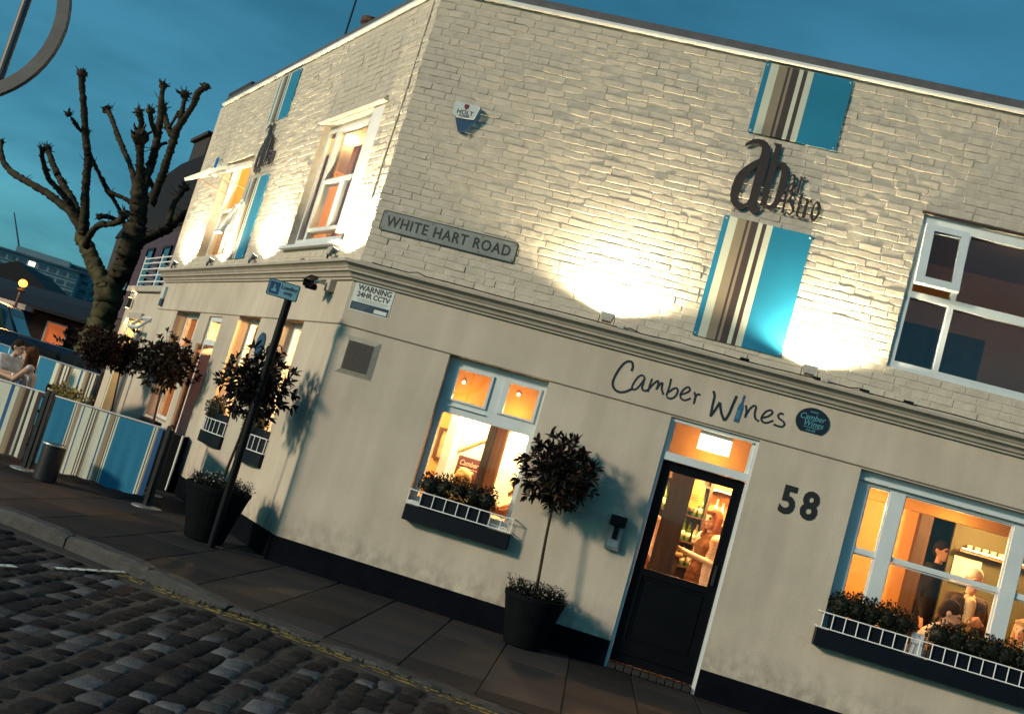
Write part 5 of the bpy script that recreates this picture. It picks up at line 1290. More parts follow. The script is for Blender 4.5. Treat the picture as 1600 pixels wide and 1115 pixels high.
# ------------------------------------------------------------------ people
def V(*a): return Vector(a)
def figure(label, loc, rz, prims, mats, voxel=.010, group=None, hair=None, hairmat=None, extra=None):
    """one continuous body from overlapping limbs, remeshed; clothing zones by nearest limb"""
    t = thing('person', label, 'person', loc, rz, group)
    def solid(pr, nm, vx, smooth_it=3):
        mb = MB()
        for p in pr:
            if p[0] == 'cap':
                _, a, b, ra, rb, tg = p; n = max(2, int((b-a).length/(min(ra, rb)*.45))+1)
                for i in range(n+1): f = i/n; mb.ball(a.lerp(b, f), ra+(rb-ra)*f, 0, 2 if max(ra, rb) > .03 else 1)
            else:
                _, c, r, tg = p; mb.ball(c, r, 0, 3 if max(r) > .05 else 2)
        o = mb.build('tmp', M['skin'], None, fix=False)
        md = o.modifiers.new('r', 'REMESH'); md.mode = 'VOXEL'; md.voxel_size = vx
        sm = o.modifiers.new('s', 'SMOOTH'); sm.iterations = smooth_it; sm.factor = .5
        dg = bpy.context.evaluated_depsgraph_get(); me = bpy.data.meshes.new_from_object(o.evaluated_get(dg)); bpy.data.objects.remove(o)
        me.name = nm
        me.polygons.foreach_set('use_smooth', [True]*len(me.polygons)); return me
    me = solid(prims, 'body', voxel)
    names = list(mats); me.materials.clear()
    for k in names: me.materials.append(mats[k])
    n = len(me.polygons); cen = np.empty(n*3); me.polygons.foreach_get('center', cen); cen = cen.reshape(-1, 3)
    best = np.full(n, 1e9); idx = np.zeros(n, int)
    for p in prims:
        if p[0] == 'cap':
            a, b = np.array(p[1]), np.array(p[2]); d = b-a; L2 = max(1e-9, d@d); tt = np.clip(((cen-a)@d)/L2, 0, 1)
            dist = np.linalg.norm(cen-a-tt[:, None]*d, axis=1)-(p[3]+(p[4]-p[3])*tt); tg = p[5]
        else:
            r = np.array(p[2] if hasattr(p[2], '__len__') else (p[2],)*3); q = (cen-np.array(p[1]))/r; dist = (np.linalg.norm(q, axis=1)-1)*r.min(); tg = p[3]
        u = dist < best; best[u] = dist[u]; idx[u] = names.index(tg)
    me.polygons.foreach_set('material_index', idx.astype(np.int32)); me.update()
    link('body', me, t)
    if hair: 
        hm = solid(hair, 'hair', .009, 2); hm.materials.clear(); hm.materials.append(hairmat); link('hair', hm, t)
    if extra: extra(t)
    return t
def head_prims(c, yaw=0, pitch=0, face='skin', s=1.0):
    q = Matrix.Rotation(yaw, 3, 'Z') @ Matrix.Rotation(pitch, 3, 'X')
    def P(x, y, z): return c+q @ Vector((x*s, y*s, z*s))
    pr = [('ell', P(0, .012, .018), (.076*s, .092*s, .100*s), face), ('cap', P(0, -.030, -.055), P(0, -.058, -.085), .052*s, .030*s, face), ('cap', P(0, -.062, .0), P(0, -.060, -.04), .040*s, .036*s, face),
          ('cap', P(0, -.092, .012), P(0, -.112, -.026), .008*s, .0135*s, face), ('cap', P(-.03, -.084, .034), P(.03, -.084, .034), .011*s, .011*s, face),
          ('cap', P(-.018, -.094, -.060), P(.018, -.094, -.060), .0085*s, .0085*s, 'lips'),
          ('ell', P(-.03, -.082, .016), (.013*s,)*3, 'eyes'), ('ell', P(.03, -.082, .016), (.013*s,)*3, 'eyes'),
          ('ell', P(-.080, .012, .0), (.012*s, .020*s, .030*s), face), ('ell', P(.080, .012, .0), (.012*s, .020*s, .030*s), face)]
    return pr, P
def hand_prims(w, f, n, tag='skin', curl=.35, s=1.0):
    """wrist w, finger direction f, palm normal n: palm, four unequal bent fingers and a thumb from the side of the palm"""
    f = f.normalized(); n = (n-f*n.dot(f)).normalized(); sdv = f.cross(n)
    pr = []
    for o in (-.026, -.009, .009, .026): pr.append(('cap', w+f*.012*s+sdv*o*.7*s, w+f*.085*s+sdv*o*s, .0135*s, .012*s, tag))
    for o, L in ((-.030, .060), (-.010, .075), (.010, .080), (.030, .072)):
        k = w+f*.088*s+sdv*o*s; m_ = k+(f*(1-curl*.4)+n*curl*.6).normalized()*L*.5*s; e_ = m_+(f*(1-curl*.9)+n*curl*1.3).normalized()*L*.5*s
        pr += [('cap', k, m_, .0105*s, .0095*s, tag), ('cap', m_, e_, .0095*s, .008*s, tag)]
    b = w+f*.03*s+sdv*.03*s; m_ = b+(f*.6+sdv*.7+n*.35).normalized()*.04*s; pr += [('cap', b, m_, .0135*s, .0115*s, tag), ('cap', m_, m_+(f*.85+sdv*.2+n*.35).normalized()*.035*s, .0115*s, .009*s, tag)]
    return pr
def body_prims(J, top='top', legs='legs', arms=None, sleeve=None, shoes='shoes', w=1.0, hem=0):
    arms = arms or top; sleeve = sleeve or arms
    pl, chst, nk = J['pelvis'], J['chest'], J['neck']
    sx = (J['shR']-J['shL']).normalized()
    pr = []
    for s in (-1, 1):
        o = sx*s
        pr += [('cap', pl+o*.062*w+V(0, 0, .02), pl.lerp(chst, .5)+o*.052*w, .108*w, .098*w, top), ('cap', pl.lerp(chst, .5)+o*.052*w, chst+o*.075*w, .098*w, .112*w, top)]
    pr += [('cap', J['shL'], J['shR'], .062*w, .062*w, top), ('cap', chst+V(0, 0, .05), nk-V(0, 0, .03), .085*w, .062*w, top), ('cap', nk-V(0, 0, .03), J['head']-V(0, -.01, .06), .050, .046, 'skin')]
    for S in ('L', 'R'):
        pr += [('cap', J['sh'+S], J['el'+S], .056*w, .045*w, arms), ('cap', J['el'+S], J['wr'+S], .043*w, .031*w, sleeve)]
        pr += [('cap', J['hip'+S], J['kn'+S], .090*w, .062*w, legs), ('cap', J['kn'+S], J['an'+S], .060*w, .043*w, legs), ('cap', J['an'+S]-V(0, 0, .03), J['an'+S]+J['fwd']*.15-V(0, 0, .05), .045, .036, shoes)]
        pr += hand_prims(J['wr'+S], J.get('hf'+S, J['wr'+S]-J['el'+S]), J.get('hn'+S, V(0, 0, -1)), curl=J.get('curl', .4))
    return pr
def joints(H=1.70, seat=None, **o):
    k = H/1.70; z = lambda v: v*k
    J = dict(pelvis=V(0, 0, z(.95)), chest=V(0, 0, z(1.26)), neck=V(0, .01, z(1.44)), head=V(0, -.01, z(1.585)), shL=V(-.165, .01, z(1.38)), shR=V(.165, .01, z(1.38)),
             elL=V(-.22, .03, z(1.09)), elR=V(.22, .03, z(1.09)), wrL=V(-.22, -.10, z(.86)), wrR=V(.22, -.10, z(.86)), hipL=V(-.09, 0, z(.92)), hipR=V(.09, 0, z(.92)),
             knL=V(-.10, -.02, z(.50)), knR=V(.10, -.02, z(.50)), anL=V(-.10, .03, z(.085)), anR=V(.10, .03, z(.085)), fwd=V(0, -1, 0))
    if seat is not None:
        d = z(.95)-seat-.10
        for q in ('pelvis', 'chest', 'neck', 'head', 'shL', 'shR', 'elL', 'elR', 'wrL', 'wrR', 'hipL', 'hipR'): J[q].z -= d
        J['knL'], J['knR'] = V(-.12, -.42, seat+.06), V(.12, -.42, seat+.06); J['anL'], J['anR'] = V(-.12, -.44, .085), V(.12, -.40, .085)
    J.update(o); return J
mlip = mat('lip_skin', (.42, .15, .12), .5); meye = mat('eye_dark', (.02, .015, .012), .3)
def cl(n, c, **k): return mat(n, c, .85, k.pop('var', .15), k.pop('scale', 30), .2, 120, spec=.2, **k)
BASE = dict(skin=M['skin'], lips=mlip, eyes=meye)
def hairmass(P, kind='short', s=1.0):
    h = [('ell', P(0, .022, .040), (.086*s, .098*s, .098*s), 'h'), ('ell', P(0, .050, -.005), (.080*s, .068*s, .075*s), 'h')]
    if kind in ('bob', 'long'):
        L = .17 if kind == 'bob' else .40
        for sx in (-1, 1):
            h += [('cap', P(.070*sx, .005, .035), P(.080*sx, -.005, -L*.55), .030, .034, 'h'), ('cap', P(.080*sx, -.005, -L*.55), P(.074*sx, -.02, -L), .034, .018, 'h')]
        h += [('cap', P(0, .07, .02), P(0, .085, -L*.9), .070, .050, 'h'), ('cap', P(-.05, -.062, .085), P(.045, -.058, .092), .026, .026, 'h')]
    return h
# woman in the doorway, facing left with a card in her hands
J = joints(1.70, elL=V(-.20, .0, 1.12), elR=V(.22, .02, 1.10), wrL=V(-.10, -.24, 1.16), wrR=V(.08, -.26, 1.15), hfL=V(.15, -.9, .15), hfR=V(-.25, -.9, .15), hnL=V(0, .2, 1), hnR=V(0, .2, 1))
pr = body_prims(J, top='dress', legs='skin', arms='cardigan'); hp, P = head_prims(J['head'], yaw=.25, pitch=.0); pr += hp
pr += [('cap', J['pelvis'], V(0, 0, .55), .165, .20, 'dress'), ('cap', V(-.165, .02, 1.36), V(-.13, .02, .88), .085, .10, 'cardigan'), ('cap', V(.165, .02, 1.36), V(.13, .02, .88), .085, .10, 'cardigan'), ('cap', V(-.08, .08, 1.32), V(-.08, .07, .9), .085, .09, 'cardigan'), ('cap', V(.08, .08, 1.32), V(.08, .07, .9), .085, .09, 'cardigan')]
def card_in_hand(t): pass
figure('woman with auburn bob, pale cardigan and brown dress standing inside the front door', MR @ V(4.27, 2.20, .056), ANG_R+R_(-62), pr,
       dict(BASE, dress=cl('brown_dress', (.13, .065, .03), scale=60), cardigan=cl('pale_cardigan', (.86, .80, .70)), shoes=M['black']), .009, hair=hairmass(P, 'bob'), hairmat=cl('auburn_hair', (.19, .065, .022), scale=50))
t = inside('menu_card', 'white card held by the woman inside the front door', 'card', 3.93, 2.13, 1.255)
MB(Matrix.Rotation(R_(12), 4, 'Y')).box(-.12, .08, -.10, .08, 0, .004).build('sheet', mm_, t)
# person at the left edge of the door glass
J = joints(1.74); pr = body_prims(J, top='top'); hp, P = head_prims(J['head']); pr += hp
figure('person with brown hair and pale top half hidden by the dark pillar', MR @ V(3.50, 1.75, .056), ANG_R+R_(150), pr, dict(BASE, top=cl('pale_pink_top', (.62, .40, .28)), legs=cl('rust_skirt', (.40, .16, .06)), shoes=M['black']), .012,
       hair=hairmass(P, 'bob'), hairmat=cl('brown_hair', (.10, .04, .018), scale=50))
# white haired man, looking down at something in his hands
J = joints(1.86, head=V(0, -.06, 1.735), neck=V(0, -.02, 1.58), elL=V(-.25, -.02, 1.22), elR=V(.25, -.02, 1.22), wrL=V(-.09, -.27, 1.27), wrR=V(.08, -.29, 1.29), hfL=V(.6, -.6, .3), hfR=V(-.6, -.5, .3), hnL=V(.3, .5, .6), hnR=V(-.3, .5, .6), curl=.8)
pr = body_prims(J, top='jacket', w=1.12); hp, P = head_prims(J['head'], pitch=.22, s=1.03); pr += hp
pr += [('cap', V(0, -.105, 1.50), V(0, -.115, 1.02), .058, .052, 'shirt'), ('cap', V(-.12, -.055, 1.48), V(-.105, -.075, 1.0), .075, .085, 'jacket'), ('cap', V(.12, -.055, 1.48), V(.105, -.075, 1.0), .075, .085, 'jacket'), ('cap', V(-.035, -.07, 1.555), V(.035, -.07, 1.555), .03, .03, 'shirt')]
figure('white haired man in a dark jacket and pale shirt inside the wide window', MR @ V(6.97, 1.50, .056), ANG_R+R_(8), pr, dict(BASE, jacket=cl('charcoal_jacket', (.045, .035, .024)), shirt=cl('pale_shirt', (.62, .55, .36)), legs=cl('dark_trousers', (.03, .026, .022)), shoes=M['black']), .009,
       hair=[('ell', P(0, .022, .050), (.085, .098, .090), 'h'), ('ell', P(0, .050, -.005), (.086, .070, .075), 'h')], hairmat=cl('white_hair', (.85, .82, .74), scale=60))
# dark figure in the passage
J = joints(1.88, elR=V(.22, -.1, 1.2), wrR=V(.10, -.25, 1.35)); pr = body_prims(J, top='top', w=1.05); hp, P = head_prims(J['head']); pr += hp
figure('man in black standing in the dark passage between the pillar and green partition', MR @ V(7.02, 3.15, .30), ANG_R+R_(35), pr, dict(BASE, top=cl('black_shirt', (.010, .009, .009)), legs=cl('black_trousers', (.010, .010, .010)), shoes=M['black']), .012, hair=hairmass(P), hairmat=cl('black_hair', (.015, .010, .008)))
# dark haired person near the glass, seen from behind and leaning over
J = joints(1.66, seat=.52, chest=V(0, -.07, .95), neck=V(0, -.15, 1.12), head=V(0, -.22, 1.25), shL=V(-.17, -.11, 1.07), shR=V(.17, -.11, 1.07), elL=V(-.27, -.25, .85), elR=V(.27, -.25, .85), wrL=V(-.12, -.42, .90), wrR=V(.12, -.42, .90))
pr = body_prims(J, top='top', arms='top', sleeve='skin'); hp, P = head_prims(J['head'], pitch=.35); pr += hp
figure('dark haired person in a pale patterned top leaning over between the two hedges', MR @ V(6.38, .62, .15), ANG_R+R_(75), pr, dict(BASE, top=mat('patterned_top', (.62, .42, .30), .8, col2=(.75, .62, .48), scale=45), legs=cl('dark_jeans', (.02, .02, .03)), shoes=M['black']), .010, hair=hairmass(P), hairmat=cl('black_brown_hair', (.022, .012, .008), scale=50))
t = inside('bar_stool', 'stool under the dark haired person inside the wide window', 'stool', 6.38, .62)
MB().lathe([(.17, .56), (.18, .58), (.18, .605), (.17, .612)], seg=20).build('seat', M['wood_dark'], t)
for k in range(4): a = R_(45+90*k); MB().tube([(.13*math.cos(a), .13*math.sin(a), .56), (.2*math.cos(a), .2*math.sin(a), 0)], .014, 6).build('leg', M['wood_dark'], t)
# person at the right edge
J = joints(1.72, seat=.50, elL=V(-.26, -.1, .86), elR=V(.26, -.1, .86), wrL=V(-.14, -.36, .98), wrR=V(.12, -.38, 1.0), hfL=V(.3, -.8, .3), hfR=V(-.3, -.8, .3)); pr = body_prims(J, top='top'); hp, P = head_prims(J['head'], yaw=.4); pr += hp
figure('person in an olive jumper seated behind the right hand sash of the wide window', MR @ V(7.42, 1.0, .18), ANG_R+R_(-60), pr, dict(BASE, top=cl('olive_jumper', (.22, .17, .07)), legs=cl('grey_trousers', (.05, .05, .05)), shoes=M['black']), .011, hair=hairmass(P, 'long'), hairmat=cl('fair_hair', (.42, .26, .11), scale=50))
t = inside('bar_stool', 'stool under the person in the olive jumper', 'stool', 7.42, 1.0)
MB().lathe([(.17, .56), (.18, .58), (.18, .605), (.17, .612)], seg=20).build('seat', M['wood_dark'], t)
for k in range(4): a = R_(45+90*k); MB().tube([(.13*math.cos(a), .13*math.sin(a), .56), (.2*math.cos(a), .2*math.sin(a), 0)], .014, 6).build('leg', M['wood_dark'], t)
# two people inside the left window
J = joints(1.64, seat=.46, wrL=V(-.15, -.35, .82), wrR=V(.15, -.35, .82)); pr = body_prims(J, top='top'); hp, P = head_prims(J['head']); pr += hp
figure('blonde person seated low behind the hedge of the left window', MR @ V(1.50, 1.0, .13), ANG_R+R_(160), pr, dict(BASE, top=cl('grey_top', (.22, .20, .18)), legs=cl('blue_trousers', (.03, .04, .06)), shoes=M['black']), .011, hair=hairmass(P, 'bob'), hairmat=cl('blonde_hair', (.72, .46, .18), scale=50))
J = joints(1.78, seat=.56, elL=V(-.27, -.18, 1.0), elR=V(.27, -.16, 1.0), wrL=V(-.17, -.40, 1.02), wrR=V(.12, -.42, 1.02)); pr = body_prims(J, top='top', w=1.08); hp, P = head_prims(J['head']); pr += hp
figure('person in a rust brown jumper at the right of the left window behind the topiary', MR @ V(2.24, .62, .10), ANG_R+R_(-80), pr, dict(BASE, top=cl('rust_jumper', (.26, .09, .03)), legs=cl('brown_trousers', (.08, .05, .03)), shoes=M['black']), .010, hair=hairmass(P), hairmat=cl('dark_brown_hair', (.05, .025, .012), scale=50))
for x, y, lab in ((1.50, 1.0, 'the blonde person'), (2.24, .62, 'the person in the rust jumper')):
    t = inside('bar_stool', 'low stool under '+lab, 'stool', x, y); hh = .53 if y == 1.0 else .59
    MB().lathe([(.17, hh-.05), (.18, hh-.03), (.18, hh-.005), (.17, hh)], seg=20).build('seat', M['wood_dark'], t)
    for k in range(4): a = R_(45+90*k); MB().tube([(.13*math.cos(a), .13*math.sin(a), hh-.05), (.2*math.cos(a), .2*math.sin(a), 0)], .014, 6).build('leg', M['wood_dark'], t)
# couple on the terrace
J = joints(1.68, seat=.44, chest=V(0, -.04, .85), head=V(0, -.12, 1.17), neck=V(0, -.06, 1.03), shL=V(-.16, -.04, .98), shR=V(.16, -.04, .98), elL=V(-.22, -.18, .78), elR=V(.22, -.18, .78), wrL=V(-.12, -.40, .79), wrR=V(.12, -.42, .80))
pr = body_prims(J, top='dress', legs='dress', arms='skin'); hp, P = head_prims(J['head'], yaw=-.2, pitch=.1); pr += hp
figure('woman with long brown hair in a pale patterned dress on the terrace', (-6.87, 16.15, .02), R_(-75), pr, dict(BASE, dress=mat('pale_patterned_dress', (.40, .36, .38), .85, col2=(.62, .57, .57), scale=34), shoes=M['black']), .012, hair=hairmass(P, 'long'), hairmat=cl('long_brown_hair', (.10, .04, .018), scale=40))
J = joints(1.80, seat=.44, chest=V(0, -.05, .88), head=V(0, -.16, 1.22), neck=V(0, -.09, 1.07), shL=V(-.18, -.06, 1.02), shR=V(.18, -.06, 1.02), elL=V(-.25, -.20, .80), elR=V(.25, -.20, .80), wrL=V(-.10, -.42, .81), wrR=V(.12, -.44, .82))
pr = body_prims(J, top='shirt', arms='shirt', sleeve='skin', w=1.1); hp, P = head_prims(J['head'], yaw=.2, pitch=.1); pr += hp
figure('dark haired man in a white shirt on the terrace', (-7.55, 16.72, .02), R_(62), pr, dict(BASE, shirt=cl('white_shirt', (.66, .70, .72)), legs=cl('dark_jeans_terrace', (.03, .035, .05)), shoes=M['black']), .012, hair=hairmass(P), hairmat=cl('near_black_hair', (.018, .012, .010)))
# ------------------------------------------------------------------ single storey extension at the far end, wall lamp, balcony rail
ext = thing('side_extension', 'single storey rendered extension with a railed flat roof at the far end of the bar', 'building', ML @ V(-8.72, .12, 0), ANG_L)
XO = Matrix.Translation((8.72, -.12, 0))
EH = [(-9.35, -8.78, .0, 2.05), (-11.2, -10.0, .0, 2.30)]
mb = MB(XO); wall_grid(mb, -11.85, -8.70, 0, 2.84, .12, .38, EH); mb.build('wall', M['roughcast'], ext, fix=False)
MB(XO).box(-11.95, -8.70, .04, 4.0, 2.842, 2.95).build('roof_edge', M['cornice'], ext)
MB(XO).box(-11.85, -11.6, .38, 3.9, 0, 2.84).box(-11.6, -8.72, 3.6, 3.9, 0, 2.84).build('side_wall', M['roughcast'], ext)
MB(XO).box(-11.25, -9.95, .06, .118, 2.302, 2.42).build('porch_lintel', M['cornice'], ext)
mb = MB(XO); mb.box(-11.198, -10.002, .55, .60, 0, 2.3); mb.build('porch_back', mat('warm_porch_paint', (.55, .40, .22), .8), ext)
MB(XO).box(-11.195, -11.10, .13, .5, 0, 2.28).box(-10.10, -10.005, .13, .5, 0, 2.28).build('porch_jamb', M['cream_wall'], ext)
MB(XO).ring(-9.348, -8.782, .002, 2.048, (.05, .05, .001, .05), .16, .24).build('door_frame', M['white'], ext)
MB(XO).box(-9.296, -8.834, .18, .22, .003, 1.996).build('door', M['black_door'], ext)
aw3 = XO @ Matrix.Translation((0, .08, 2.36)) @ Matrix.Rotation(R_(-40), 4, 'X') @ Matrix.Translation((0, -.08, -2.36))
MB(aw3).ring(-9.75, -8.95, 2.02, 2.36, .06, .06, .10).build('fanlight_sash', M['white'], ext)
rl = thing('roof_railing', 'white tubular railing on the flat roof of the extension', 'railing', ML @ V(-8.72, .12, 2.95), ANG_L)
XR2 = Matrix.Translation((8.72, -.12, -2.95))
for z in (3.07, 3.20, 3.33, 3.45, 3.55): MB(XR2).tube([(-11.7, .16, z), (-8.74, .16, z)], .014, 6).build('rail', mrail, rl); MB(XR2).tube([(-11.7, .16, z), (-11.7, 2.6, z)], .014, 6).build('rail', mrail, rl)
for x, y in ((-11.7, .16), (-10.2, .16), (-8.74, .16), (-11.7, 1.4), (-11.7, 2.6)): MB(XR2).tube([(x, y, 2.95), (x, y, 3.60)], .018, 6).build('post', mrail, rl)
t = on_wall('L', 'wall_lamp', 'lit up and down wall lamp beside the porch of the extension', 'wall lamp', -11.35, 2.60, .12)
MB().lathe([(.045, -.10), (.05, -.09), (.05, .09), (.045, .10)], (0, -.08, 0), 12).build('housing', M['metal_dark'], t)
for s_ in (-1, 1):
    MB().lathe([(.036, .101*s_), (.036, .106*s_)], (0, -.08, 0), 12).build('lens', emit_mat('wall_lamp_lens', (1, .62, .25), 10) if s_ < 0 else bpy.data.materials['wall_lamp_lens'], t)
    ld = bpy.data.lights.new('lamp', 'SPOT'); lo = bpy.data.objects.new('lamp', ld); COL.objects.link(lo); lo.parent = t; lo.location = (0, -.08, .12*s_)
    lo.rotation_euler = (R_(180) if s_ > 0 else 0, 0, 0); ld.energy = 30 if s_ > 0 else 70; ld.spot_size = R_(110); ld.spot_blend = .3; ld.color = (1, .58, .22); ld.shadow_soft_size = .03
ld = bpy.data.lights.new('lamp', 'POINT'); lo = bpy.data.objects.new('porch_lamp_bulb', ld); COL.objects.link(lo); lo.parent = t; lo.location = (.75, .30, -.45); ld.energy = 26; ld.color = (1, .60, .25); ld.shadow_soft_size = .05
t = on_wall('L', 'drainpipe', 'grey drainpipe on the extension wall between porch and bar', 'drainpipe', -9.75, 0, .06)
MB().tube([(0, 0, .02), (0, 0, 2.1)], .045, 12).build('pipe', mat('grey_pipe_paint', (.20, .22, .24), .45), t)
for z in (.5, 1.3, 2.0): MB().lathe([(.052, z), (.052, z+.05)], seg=12).build('collar', M['metal'], t)
t = on_wall('L', 'wall_intercom', 'small white and navy box high on the far end of the fascia', 'box', -8.28, 2.56, -.022)
MB().box(0, .16, -.05, 0, .12, .34, 0, .005).build('cover', mab, t); MB().box(.0, .16, -.045, 0, 0, .115, 0, .005).build('lower_box', mnv, t)

